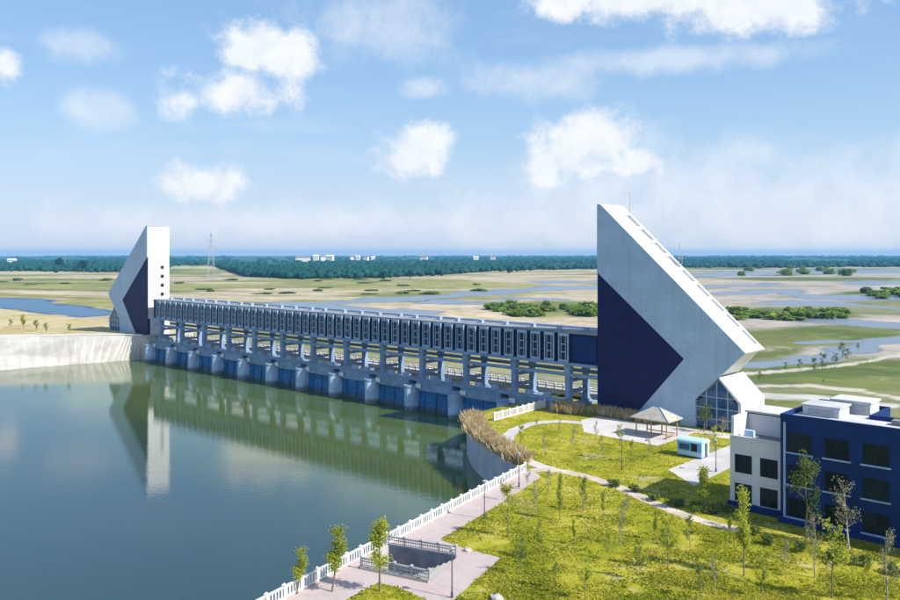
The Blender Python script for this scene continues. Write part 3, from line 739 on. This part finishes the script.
ac = MB(); ac.box(wgx0+.9, wgx0+1.9, 2.8, 3.3, 7.35, 8.15); ac.box(wgx0+1.0, wgx0+1.05, 2.7, 2.8, 7.35, 7.5); ac.build('air_conditioner', 'booth_white', ob)

# ------------------------------------------------------------------ gazebo, booth, lamps
gz = thing('gazebo', 'wooden gazebo with grey pyramid roof on the pale plaza', 'gazebo', DW(16.7, -9.6), RZ)
rf = MB(); hx, hy = 3.15, 2.2
rf.add([(-hx, -hy, 2.7), (hx, -hy, 2.7), (hx, hy, 2.7), (-hx, hy, 2.7), (-.5, 0, 4.25), (.5, 0, 4.25), (-hx, -hy, 2.58), (hx, -hy, 2.58), (hx, hy, 2.58), (-hx, hy, 2.58)],
       [(0, 1, 5, 4), (1, 2, 5), (2, 3, 4, 5), (3, 0, 4), (6, 7, 1, 0), (7, 8, 2, 1), (8, 9, 3, 2), (9, 6, 0, 3), (9, 8, 7, 6)])
ro = rf.build('roof', 'gazebo_roof', gz)
for sx in (-1, 1):
    for sy in (-1, 1): MB().bar((sx*.5, 0, 4.29), (sx*hx, sy*hy, 2.74), .12, .08).build('hip', 'panel_grey', ro)
for x in (-2.5, 0, 2.5):
    for y in (-1.6, 1.6): MB().tube((x, y, 0), (x, y, 2.6), .11, .10, 8).build('post', 'wood', gz)
for y in (-1.6, 1.6): MB().box(-2.7, 2.7, y-.07, y+.07, 2.35, 2.55).build('beam', 'wood', gz)
MB().box(-2.3, 2.3, 1.2, 1.55, .40, .47).build('bench', 'wood', gz); MB().box(2.2, 2.5, -1.3, 1.1, .40, .47).build('bench', 'wood', gz)

bo = thing('kiosk', 'small light blue and white kiosk cabin on the lawn beside the walkway', 'kiosk', DW(26.6, -17.6), RZ)
bw, bd = 1.75, 1.1
MB().box(-bw, bw, -bd, bd, .18, 2.05).build('wall', 'booth_blue', bo)
ar = [(-bd-.12, 2.05)]+[(-(bd+.12)*math.cos(a*math.pi/8), 2.05+.52*math.sin(a*math.pi/8)) for a in range(1, 8)]+[(bd+.12, 2.05)]
rb2 = MB(); n_ = len(ar)
rb2.add([(-bw-.12, y, z) for y, z in ar]+[(bw+.12, y, z) for y, z in ar], [tuple(range(n_)), tuple(range(2*n_-1, n_-1, -1))]+[(i, i+n_, (i+1) % n_+n_, (i+1) % n_) for i in range(n_)])
rb2.build('roof', 'booth_white', bo)
MB().box(-bw+.3, .0, -bd-.03, -bd-.002, 1.0, 1.75).build('window', 'glass_blue', bo)
MB().box(-bw+.02, bw-.02, -bd-.025, -bd-.001, .3, .85).build('wall_band', 'booth_white', bo)
MB().box(.25, 1.1, -bd-.035, -bd-.003, .9, 1.9).build('window', 'glass_dark', bo)
MB().box(bw+.001, bw+.03, -bd, bd, .2, 2.04).build('end_wall', 'booth_white', bo)
dr = MB().box(bw+.031, bw+.06, -.25, .5, .2, 1.95).build('door', 'metal_dark', bo)
MB().box(bw+.061, bw+.09, -.18, -.12, 1.0, 1.15).build('handle', 'metal_grey', dr)
for x in (-1.2, 1.2): MB().box(x-.2, x+.2, -.9, .9, 0, .179).build('skid', 'metal_dark', bo)

lp = thing('lamp_post', 'x', 'lamp', (0, 0, 0), 0, 'lamp posts on the promenade')
MB().tube((0, 0, 0), (0, 0, .5), .12, .09, 8).build('base', 'metal_dark', lp); MB().tube((0, 0, .5), (0, 0, 3.6), .055, .04, 8).build('pole', 'metal_dark', lp)
h_ = MB(); h_.tube((0, 0, 3.6), (0, 0, 3.68), .05, .2, 10); h_.tube((0, 0, 3.68), (0, 0, 3.95), .16, .2, 10); h_.tube((0, 0, 3.95), (0, 0, 4.05), .26, .04, 10); h_.build('lantern', 'metal_grey', lp)
lamps = [(452, 598, 'lamp post at the corner of the promenade square by the steps'), (484.5, 519, 'lamp post on the lawn side of the promenade beyond the square'),
         (519, 487, 'lamp post near the wing wall end of the promenade'), (622, 470, 'lamp post standing on the lawn near the dirt path'), (716, 472, 'lamp post beside the pale walkway near the white office wing')]
for k, (u, v, lb_) in enumerate(lamps):
    o = lp if k == 0 else copy_tree(lp); o.location = G(u, v); o['label'] = lb_

# ------------------------------------------------------------------ foliage
def leaves(cent, radii, n, size, flat=1.0, shell=.5):
    """n small leaf quads inside an ellipsoid"""
    d = RNG.normal(size=(n, 3)); d /= np.linalg.norm(d, axis=1)[:, None]
    r = (shell+(1-shell)*RNG.random(n))[:, None]
    c = np.array(cent)+d*r*np.array(radii)
    a = RNG.normal(size=(n, 3)); a /= np.linalg.norm(a, axis=1)[:, None]
    t = RNG.normal(size=(n, 3)); t -= (t*a).sum(1)[:, None]*a; t /= np.linalg.norm(t, axis=1)[:, None]
    s = (size*(.6+.8*RNG.random(n)))[:, None]
    return np.stack([c-a*s*.5, c+t*s*.35*flat, c+a*s*.5, c-t*s*.35*flat], 1)
def quadmesh(name, Q, m):
    Q = np.asarray(Q); n = len(Q); me = bpy.data.meshes.new(name)
    me.vertices.add(n*4); me.vertices.foreach_set('co', Q.reshape(-1).astype(np.float32))
    me.loops.add(n*4); me.loops.foreach_set('vertex_index', np.arange(n*4, dtype=np.int32))
    me.polygons.add(n); me.polygons.foreach_set('loop_start', np.arange(0, n*4, 4, dtype=np.int32)); me.update(calc_edges=True)
    me.materials.append(MATS[m]); return me
def sapling(kind, seed):
    """returns trunk mesh, crown mesh for a tree of unit height ~ 4.5 m"""
    rs = random.Random(seed); tb = MB(); Q = []
    H_ = {'slim': 5.6, 'round': 4.4, 'bare': 4.6, 'spray': 3.2}[kind]
    p = Vector((0, 0, 0)); pts = [p]
    for k in range(5):
        p = p+Vector((rs.uniform(-.1, .1), rs.uniform(-.1, .1), H_*.19)); pts.append(p)
    r0 = .075 if kind != 'spray' else .05
    for k in range(5): tb.tube(pts[k], pts[k+1], r0*(1-k*.17), r0*(1-(k+1)*.17), 6)
    nb = {'slim': 18, 'round': 15, 'bare': 16, 'spray': 11}[kind]
    for k in range(nb):
        f = rs.uniform(.25, .97); i = min(4, int(f*5)); q = pts[i].lerp(pts[i+1], f*5-i); a = rs.uniform(0, 6.28)
        L = {'slim': .75, 'round': 1.25, 'bare': 1.2, 'spray': .95}[kind]*rs.uniform(.6, 1.1)*(1.15-f*.65)
        up_ = {'slim': 1.5, 'round': .55, 'bare': 1.0, 'spray': .8}[kind]
        e = q+Vector((math.cos(a), math.sin(a), up_)).normalized()*L
        m_ = q.lerp(e, .5)+Vector((0, 0, -.06)); tb.tube(q, m_, .028, .02, 4); tb.tube(m_, e, .02, .008, 4)
        n_ = {'slim': 46, 'round': 26, 'bare': 11, 'spray': 22}[kind]; rr2 = {'slim': .46, 'round': .42, 'bare': .40, 'spray': .34}[kind]
        Q.append(leaves(tuple(e), (rr2, rr2, rr2*1.1), int(n_*2.2), .13, 1, .1)); Q.append(leaves(tuple(m_), (rr2*.8, rr2*.8, rr2), int(n_*1.1), .12, 1, .1))
    lm = {'slim': 'leaf_spring', 'round': 'leaf_green', 'bare': 'leaf_grey', 'spray': 'leaf_spring'}[kind]
    tm = tb.mesh('trunk'); tm.materials.append(MATS['bark_pale' if kind == 'bare' else 'bark'])
    return tm, quadmesh('crown', np.concatenate(Q), lm)
PROT = {k: [sapling(k, 11*i+len(k)) for i in range(3)] for k in ('slim', 'round', 'bare', 'spray')}
def tree(kind, pos, h, label, group=None, i=None, wid=1.0, name='young_tree'):
    tm, cm = random.choice(PROT[kind]) if i is None else PROT[kind][i]
    o = thing(name, label, 'tree', pos, random.uniform(0, 6.28), group)
    s = h/{'slim': 5.6, 'round': 4.6, 'bare': 4.8, 'spray': 3.4}[kind]; o.scale = (s*wid, s*wid, s)
    link('trunk', tm, None, o); link('crown', cm, None, o)
    return o
def px_h(v, n): return n*(CAM_Z*FPX/(v-HY))/FPX          # height of n survey pixels at that spot
big = [('slim', 379.5, 591, 70, 'tall slim yellow-green tree right beside the water steps', 1.15), ('slim', 332, 592, 60, 'slim yellow-green tree between two others at the river balustrade', 1.25), ('slim', 297, 594, 42, 'small slim tree leftmost on the promenade', 1.3),
       ('bare', 849, 549, 64, 'pale grey-green tree in front of the middle of the navy office wall', 1.0), ('round', 806, 540, 74, 'leaning olive tree with forked trunk near the corner of the navy wall', .8), ('bare', 815, 578, 58, 'bare forked white-trunked sapling on the lawn before the navy wall', .8),
       ('slim', 744, 576, 80, 'tall thin yellow-green tree in front of the white office wing', .8), ('spray', 832, 598, 66, 'bright green young tree at the bottom of the lawn before the navy wall', .9), ('bare', 887, 604, 66, 'pale twiggy sapling at the bottom right corner', .8),
       ('round', 577, 424+2, 0, '', 0), ('slim', 705, 512, 44, 'green shrubby tree in the ditch left of the white office wing', 1.3), ('round', 704, 432, 26, 'small tree in front of the blue glass hall', 1.2), ('bare', 722, 436, 16, 'low twiggy bush against the blue glass hall', 1.6)]
for kind, u, v, n, lb_, wd in big:
    if n: tree(kind, G(u, v), px_h(v, n)*1.15, lb_, None, None, wd)
lawn_spots = [(508, 537, 60), (536, 515, 38), (560, 520, 52), (585, 600, 50), (583, 512, 40), (540, 560, 46), (620, 545, 44), (603, 520, 36), (668, 570, 60), (690, 548, 38), (640, 580, 48), (715, 592, 44),
              (655, 540, 36), (555, 590, 40), (520, 575, 44), (762, 598, 46), (784, 568, 38), (730, 545, 34), (610, 560, 32), (700, 600, 40), (868, 590, 32), (625, 518, 34), (575, 545, 30)]
NTH = ['leftmost', 'second', 'third', 'fourth', 'fifth', 'sixth', 'seventh', 'eighth', 'ninth', 'tenth', 'eleventh', 'twelfth', 'thirteenth', 'fourteenth', 'fifteenth']
LOOK = {'spray': 'bright green spreading', 'bare': 'pale twiggy', 'slim': 'slim yellow-green', 'round': 'darker leafy'}
def nth(i, what, where): return f"{NTH[i]} {what} {'' if i == 0 else 'from the left '}{where}"
lawn_kind = [['spray', 'bare', 'slim', 'spray', 'round'][k % 5] for k in range(len(lawn_spots))]
for k, (u, v, n) in enumerate(lawn_spots):
    rk = sorted(q for q in range(len(lawn_spots)) if lawn_kind[q] == lawn_kind[k]); rk.sort(key=lambda q: lawn_spots[q][0])
    tree(lawn_kind[k], G(u, v), px_h(v, n)*.9, nth(rk.index(k), LOOK[lawn_kind[k]]+' sapling', 'on the big foreground lawn'), 'saplings on the foreground lawn', None, .75)
up_spots = [(545, 456, 24), (520, 446, 22), (573, 452, 26), (602, 458, 24), (632, 462, 22), (596, 440, 20), (560, 436, 18), (620, 446, 22), (650, 458, 20), (537, 432, 16), (715, 452, 26), (733, 447, 20)]
for k, (u, v, n) in enumerate(up_spots):
    tree(['bare', 'spray', 'bare'][k % 3], G(u, v), px_h(v, n), nth(sorted(up_spots).index((u, v, n)), 'small thin sapling', 'on the lawn around the curved path'), 'saplings inside the curved path', None, .8)
prom_spots = [(503, 500, 24), (527, 490, 26), (549, 492, 26)]
for k, (u, v, n) in enumerate(prom_spots):
    tree('bare', G(u, v), px_h(v, n), nth(k, 'twiggy sapling', 'beside the promenade near the wing wall'), 'saplings at the promenade edge', None, .8)
# dark shrubs in the ditch by the walkway
def bush_mesh(n, size, m, sx=1, sy=1, sz=1, lobes=7, seed=0):
    rs = random.Random(seed); Q = []
    for k in range(lobes):
        a = rs.uniform(0, 6.28); r = rs.uniform(0, .75)
        c = (math.cos(a)*r*sx, math.sin(a)*r*sy, rs.uniform(.25, .8)*sz); q = rs.uniform(.3, .55)
        Q.append(leaves(c, (q*sx, q*sy, q*sz), n//lobes, size, 1, .35))
    Q = np.concatenate(Q); Q[..., 2] = np.maximum(Q[..., 2], 0); return quadmesh('foliage', Q, m)
def stems(n, sx, sy, sz, seed=0):
    rs = random.Random(seed); b_ = MB()
    for k in range(n):
        a = rs.uniform(0, 6.28); b_.tube((0, 0, 0), (math.cos(a)*sx*.6, math.sin(a)*sy*.6, sz*rs.uniform(.5, .9)), .04*sz, .01*sz, 4)
    return b_.mesh('stem')
SH = [bush_mesh(260, .26, 'leaf_green', 1, 1, 1, 7, s) for s in range(3)]; ST = stems(5, 1, 1, 1); ST.materials.append(MATS['bark'])
def shrub(pos, rx, h, label, group, ms=SH, name='shrub'):
    o = thing(name, label, 'shrub', pos, random.uniform(0, 6.28), group); o.scale = (rx, rx, h)
    link('foliage', random.choice(ms), None, o); link('stem', ST, None, o); return o
for k, (u, v) in enumerate(sorted(((616, 487), (636, 492), (655, 500), (676, 506), (696, 511), (712, 514), (726, 512)))):
    shrub(G(u, v), random.uniform(.9, 1.4), random.uniform(.7, 1.3), nth(k, 'dark green shrub', 'in the row beside the dirt path'), 'dark shrubs beside the dirt path')
for k, (u, v) in enumerate(sorted(((800, 552), (770, 545), (830, 560), (862, 566), (752, 535), (893, 574)))):
    shrub(G(u, v), .9, random.uniform(.7, 1.1), nth(k, 'low green shrub', 'at the foot of the office building'), 'shrubs at the foot of the office')
for k, (u, v) in enumerate(((655, 424), (668, 421), (680, 424), (690, 424))):
    shrub(G(u, v), .9, 1.0, nth(k, 'low green shrub', 'behind the gazebo at the foot of the tower'), 'shrubs behind the gazebo')

# dry reed hedges
def reed_mesh(pts, wid, h, n, seed=1):
    rs = np.random.default_rng(seed); Q = []
    P = np.array([[p[0], p[1]] for p in pts]); seg = np.hypot(*(P[1:]-P[:-1]).T); cs = np.concatenate([[0], np.cumsum(seg)])
    d = rs.random(n)*cs[-1]; X_ = np.interp(d, cs, P[:, 0]); Y_ = np.interp(d, cs, P[:, 1])
    X_ = X_+rs.normal(size=n)*wid*.4; Y_ = Y_+rs.normal(size=n)*wid*.4
    hh = h*(.55+.5*rs.random(n))*(1-.25*np.abs(np.sin(d*1.1))); lean = rs.normal(size=(n, 2))*.34*hh[:, None]
    a = rs.random(n)*6.283; wx = np.cos(a)*.045; wy = np.sin(a)*.045
    z0 = np.zeros(n)
    base = np.stack([X_, Y_, z0], -1); top = np.stack([X_+lean[:, 0], Y_+lean[:, 1], hh], -1); mid = base*.4+top*.6; w_ = np.stack([wx, wy, z0], -1)
    return quadmesh('reeds', np.stack([base, mid+w_*1.6, top, mid-w_*1.6], 1), 'leaf_reed')
def hedge(pts, wid, h, n, label):
    o0 = pts[0]; o = link('reed_hedge', reed_mesh([p-o0 for p in pts], wid, h, n, n), None, None, (o0.x, o0.y, 0))
    return tag(o, label, 'hedge', 'dry reed hedges')
wl_ = wing[2:-1]
hedge([p-en*0+Vector((.9, .3, 0)) for p in wl_[2:29]], 1.5, 1.9, 20000, 'tan dry reed hedge curving along the top of the wing wall')
hedge([DW(x, -1.9) for x in (1.0, 6, 11.5)], 1.3, 1.9, 6000, 'tan dry reed hedge against the navy foot of the large tower')
hedge([DW(x, -4.0) for x in (-4.6, -2.0)], 1.6, 2.2, 2600, 'tuft of tan dry reeds left of the large tower at the dam end')

# grass tufts on the park lawn
N = 150000
v_ = 404+(RNG.random(N)**.8)*215; u_ = 440+RNG.random(N)*520; u_ = np.where(RNG.random(N) < .08, 330+RNG.random(N)*110, u_); Yg = CAM_Z*FPX/(v_-HY); Xg = (u_-CX)*Yg/FPX
ok = inpoly(Xg, Yg, park) & ~inpoly(Xg, Yg, prom) & ~inpoly(Xg, Yg, [G(581, 420), G(602, 416), G(660, 424), G(700, 430), G(682, 438), G(658, 446), G(584, 432.5)]) & ~inpoly(Xg, Yg, [G(668, 470), G(741, 441), G(775, 444), G(742, 462), G(694, 486)])
xg = (Xg-ORG[0])*EX[0]+(Yg-ORG[1])*EX[1]; yg = (Xg-ORG[0])*EY[0]+(Yg-ORG[1])*EY[1]
ok &= ~((xg > 39.5) & (yg > BT-.6) & (yg < BT+14)) & ~((xg > -1) & (xg < 27) & (yg > -1)) & (fbm(Xg/2.5, Yg/2.5, 77)+.25*(RNG.random(N)-.5) > .42)
for poly in ([G(590, 424), G(560, 421.5), G(532, 424), G(514, 431), G(507, 441), G(514, 453), G(532, 463), G(556, 471)], [G(526, 471), G(550, 470), G(580, 475), G(610, 484), G(636, 495), G(668, 509), G(705, 522), G(745, 531)]):
    for p in smooth_line([Vector((q.x, q.y, 0)) for q in poly], 10): ok &= np.hypot(Xg-p.x, Yg-p.y) > 1.0
Xg = Xg[ok]; Yg = Yg[ok]; n = len(Xg)
a = RNG.random(n)*6.283; h = .04+.15*RNG.random(n)**2; wv = .04+.09*RNG.random(n)
base = np.stack([Xg, Yg, np.zeros(n)], -1); wvec = np.stack([np.cos(a)*wv, np.sin(a)*wv, np.zeros(n)], -1); upv = np.stack([RNG.normal(size=n)*h*.9, RNG.normal(size=n)*h*.9, h], -1)
leafmat('grass_blades', (.23, .27, .015), (.50, .46, .06), .22, .5)
go = link('grass_tufts', quadmesh('grass_tufts', np.stack([base-wvec*.5, base+wvec*.5, base+wvec*.7+upv, base-wvec*.7+upv], 1), 'grass_blades'), None)
tag(go, 'rough yellow-green grass growing over the park lawn', 'grass', None, 'stuff')
# boulders
def boulder(pos, r, label, seed):
    bm = bmesh.new(); bmesh.ops.create_icosphere(bm, subdivisions=2, radius=r)
    for v in bm.verts:
        v.co *= 1+.35*(mnoise.noise(v.co*1.3/r+Vector((seed, 0, 0)))); v.co.z *= .6
    me = bpy.data.meshes.new('boulder'); bm.to_mesh(me); bm.free()
    return tag(link('boulder', me, 'stone', None, pos+Vector((0, 0, r*.2))), label, 'boulder')
boulder(G(497, 600), .55, 'pale boulder on the lawn at the bottom edge', 3); boulder(G(467, 551), .4, 'flat dark stone at the inner edge of the promenade square', 5)
boulder(G(648, 441), .4, 'small dark rock on the plaza in front of the gazebo', 9)

# ------------------------------------------------------------------ floodplain bushes and trees
BM = [bush_mesh(420, .42, 'leaf_bush', 1, 1, 1, 9, s+20) for s in range(4)]
def gz_(u, v): return G(u, v, -3.55)
def far_bushes(spots, label, group):
    for (u, v, r_, h__) in spots: shrub(gz_(u, v), r_, h__, label, group, BM, 'bush')
R_ = random.Random(4)
far_bushes([(R_.uniform(492, 600), 316+R_.uniform(-7, 2)-(abs(u0-540) > 200), R_.uniform(3, 7), R_.uniform(1.6, 4.2)) for u0 in range(38)], 'bright green bush in the thicket on the dry riverbed left of the large tower', 'thicket left of the large tower')
far_bushes([(R_.uniform(735, 846), R_.uniform(313, 321), R_.uniform(3, 7), R_.uniform(1.4, 3.2)) for _ in range(34)], 'green bush in the thicket on the wetland right of the large tower', 'thicket right of the large tower')
far_bushes([(R_.uniform(862, 925), R_.uniform(291, 299), R_.uniform(5, 10), R_.uniform(2, 4)) for _ in range(14)], 'green bush in the thicket at the right edge of the wetland', 'thicket at the right edge')
far_bushes([(R_.uniform(740, 900), R_.uniform(270, 276), R_.uniform(6, 12), R_.uniform(5, 9)) for _ in range(12)], 'dark bush on the far side of the wetland on the right', 'bushes on the far wetland')
far_bushes([(R_.uniform(170, 480), R_.uniform(279, 296), R_.uniform(4, 10), R_.uniform(.7, 1.6)) for _ in range(26)], 'low olive bush scattered over the plain beyond the gatehouse', 'bushes on the plain beyond the gatehouse')
far_bushes([(R_.uniform(0, 108), R_.uniform(280, 292), R_.uniform(5, 9), R_.uniform(1.5, 3)) for _ in range(12)], 'low olive bush on the plain left of the far tower', 'bushes left of the far tower')
mt = sorted(((815, 375, 18), (822, 372, 20), (835, 368, 16), (800, 371, 12), (842, 360, 18), (824, 387, 8), (760, 383, 12), (848, 362, 14), (786, 372, 10), (858, 352, 10)))
for k, (u, v, n) in enumerate(mt):
    tree('round', G(u, v, -2.6), n*(CAM_Z+2.6)/(v-HY), nth(k, 'small tree', 'along the pale meadow track'), 'small trees along the meadow track', None, 1.0)
for u, v, n, lb_ in ((24, 329, 15, 'yellow-green tree on the far bank'), (11, 328, 9, 'faint small tree leftmost on the far bank'), (36, 331, 11, 'brownish sapling on the far bank beside the yellow-green tree'), (46, 333, 10, 'small dark sapling on the far bank'), (69, 333, 9, 'small sapling on the far bank nearest the far tower')):
    tree('round' if u != 24 else 'slim', G(u, v, LZ), n*(CAM_Z-LZ)/(v-HY), lb_, None, None, 1.5)
# single trees standing before the forest
FT = []
def round_tree(u, v, hpx, label):
    p = gz_(u, v); h = hpx*p.y/FPX
    if not FT:
        FT.append(quadmesh('crown', np.concatenate([leaves((math.cos(k*2.4)*.22*(k % 3), math.sin(k*2.4)*.22*(k % 3), .45+.05*k), (.28, .28, .22), 120, .12) for k in range(9)]), 'leaf_forest'))
        tmm = MB().tube((0, 0, 0), (0, 0, .5), .035, .02, 6).mesh('trunk'); tmm.materials.append(MATS['bark']); FT.append(tmm)
    o = thing('broad_tree', label, 'tree', p, random.uniform(0, 6)); o.scale = (h*.75, h*.75, h); link('crown', FT[0], None, o); link('trunk', FT[1], None, o)
round_tree(383, 282, 11, 'single dark tree standing before the forest edge behind the middle of the dam'); round_tree(84, 273, 13, 'dark tree cluster at the forest edge left of the far tower'); round_tree(410, 279, 9, 'low dark tree just right of the single tree before the forest')
round_tree(61, 270, 12, 'dark tree at the forest edge farther left of the far tower'); round_tree(509, 275, 8, 'small dark tree at the edge of the sand behind the right half of the dam')

# ------------------------------------------------------------------ the far wood: thousands of crowns
ico = bmesh.new(); bmesh.ops.create_icosphere(ico, subdivisions=1, radius=1); IV = np.array([v.co[:] for v in ico.verts]); IF = np.array([[v.index for v in f.verts] for f in ico.faces]); ico.free()
fu = [-500, 60, 110, 165, 172, 208, 246, 300, 380, 440, 500, 600, 690, 900, 1500]; fv = [270, 271, 272, 272, 264.8, 264.8, 276.5, 278.5, 277.5, 274.5, 270.5, 268.5, 267.4, 266.8, 266.5]
NT = 15000
tu = RNG.uniform(-160, 1060, NT); front = np.interp(tu, fu, fv)+RNG.normal(size=NT)*.5
k = RNG.random(NT); tv = front-(front-255.6)*k**1.15
edge = RNG.random(NT) < .22; tv = np.where(edge, front-RNG.random(NT)*1.2, tv)
gapn = fbm(tu/70, tv/5, 55); keep = edge | (gapn > .36); tu, tv = tu[keep], tv[keep]
TY = (CAM_Z+3.55)*FPX/(tv-HY); TX = (tu-CX)*TY/FPX; n = len(TX)
rr3 = (3.6+3.5*RNG.random(n))*np.clip(TY/1500, 1.0, 3.4); hh = (4.2+4.2*RNG.random(n)**1.3)*np.clip(1.15-(TY-1000)/9000, .75, 1.15)
jit = 1+.34*RNG.normal(size=(n, len(IV), 1)).clip(-1.4, 1.4)*.6
Vt = IV[None]*jit*np.stack([rr3, rr3, hh*.62], -1)[:, None, :]+np.stack([TX, TY, -3.55+hh*.62], -1)[:, None, :]
Ft = (IF[None]+(np.arange(n)*len(IV))[:, None, None]).reshape(-1, 3)
me = bpy.data.meshes.new('far_wood'); me.vertices.add(n*len(IV)); me.vertices.foreach_set('co', Vt.reshape(-1).astype(np.float32)); me.loops.add(Ft.size); me.loops.foreach_set('vertex_index', Ft.ravel().astype(np.int32))
me.polygons.add(len(Ft)); me.polygons.foreach_set('loop_start', np.arange(0, Ft.size, 3, dtype=np.int32)); me.update(calc_edges=True); me.materials.append(MATS['leaf_forest'])
fw = bpy.data.objects.new('far_wood', me); COL.objects.link(fw); tag(fw, 'dark blue-green belt of woodland along the whole horizon', 'woodland', None, 'stuff')

# village and pylons
def house(u, v, wpx, hpx, label, i):
    p = G(u, v, -3.55); k = p.y/FPX; wd, h = wpx*k, hpx*k
    o = thing('far_house', label, 'building', p, random.uniform(-.3, .3), 'far village houses')
    MB().box(-wd/2, wd/2, -8, 8, 0, h).build('wall', 'far_white', o)
    MB().add([(-wd/2-1, -9, h), (wd/2+1, -9, h), (wd/2+1, 9, h), (-wd/2-1, 9, h), (-wd/2-1, 0, h+4), (wd/2+1, 0, h+4)], [(0, 1, 5, 4), (2, 3, 4, 5), (1, 2, 5), (3, 0, 4), (3, 2, 1, 0)]).build('roof', 'far_white' if i % 2 else 'far_roof', o)
for i, (u, v, a, c) in enumerate(((303, 262.5, 14, 5), (316, 262, 5, 6), (323, 262.2, 5, 5.5), (330, 262.4, 7, 6.3), (352, 261.6, 4, 4.5), (358, 261.6, 4, 5), (366, 261.6, 5, 5), (373, 261.8, 4, 4.5), (424, 261.6, 7, 5), (476, 262, 5, 4.6), (493, 261.6, 5, 5), (12, 265, 7, 5), (62, 268, 4, 5))):
    house(u, v, a, c, nth(i, 'white house', 'of the far village in the wood at the horizon') if u > 100 else ('white house in the wood at the far left edge' if u < 30 else 'white house in the wood left of the far tower'), i)
def pylon(u, v, hpx, label):
    p = G(u, v, -3.55); h = hpx*p.y/FPX; o = thing('power_pylon', label, 'pylon', p, .5, 'power pylons')
    m_ = MB(); wb_ = h*.075; lv = [0, .2, .38, .54, .68, .8, .9, 1.0]
    wdt = lambda f: wb_*(1-f)**1.0+h*.008; r_ = h*.0030
    for sx, sy in ((-1, -1), (1, -1), (1, 1), (-1, 1)):
        m_.tube((sx*wdt(0), sy*wdt(0), 0), (sx*wdt(1), sy*wdt(1), h), r_*1.4, r_, 4)
    m_.build('mast', 'metal_grey', o)
    br = MB()
    for a, c in zip(lv[:-1], lv[1:]):
        for s1 in (-1, 1):
            br.tube((-wdt(a), s1*wdt(a), a*h), (wdt(c), s1*wdt(c), c*h), r_*.7, None, 4); br.tube((wdt(a), s1*wdt(a), a*h), (-wdt(c), s1*wdt(c), c*h), r_*.7, None, 4)
            br.tube((s1*wdt(a), -wdt(a), a*h), (s1*wdt(c), wdt(c), c*h), r_*.7, None, 4)
    br.build('bracing', 'metal_grey', o)
    for f, L in ((.72, .11), (.83, .09), (.93, .07)): MB().bar((-L*h, 0, f*h), (L*h, 0, f*h), h*.007, h*.008).build('cross_arm', 'metal_grey', o)
pylon(211, 280, 47, 'tall lattice pylon on the horizon right of the far tower'); pylon(129.5, 272, 16, 'short faint pylon seen just left of the far tower')

# ------------------------------------------------------------------ haze
hz = MB().box(-9300, 9300, -400, 9400, -10.2, 51.5)
ho = hz.build('haze', 'far_white'); ho.data.materials.clear()
hm = bpy.data.materials.new('haze'); hm.use_nodes = True; hm.node_tree.nodes.clear(); hb = NB(hm.node_tree)
pv_ = hb.add('ShaderNodeVolumePrincipled'); pv_.inputs['Color'].default_value = (.20, .60, 1.0, 1); pv_.inputs['Density'].default_value = 1.05e-4; pv_.inputs['Anisotropy'].default_value = 0.0
ov = hb.add('ShaderNodeOutputMaterial'); hm.node_tree.links.new(pv_.outputs[0], ov.inputs['Volume'])
ho.data.materials.append(hm); tag(ho, None, None, None, 'stuff')
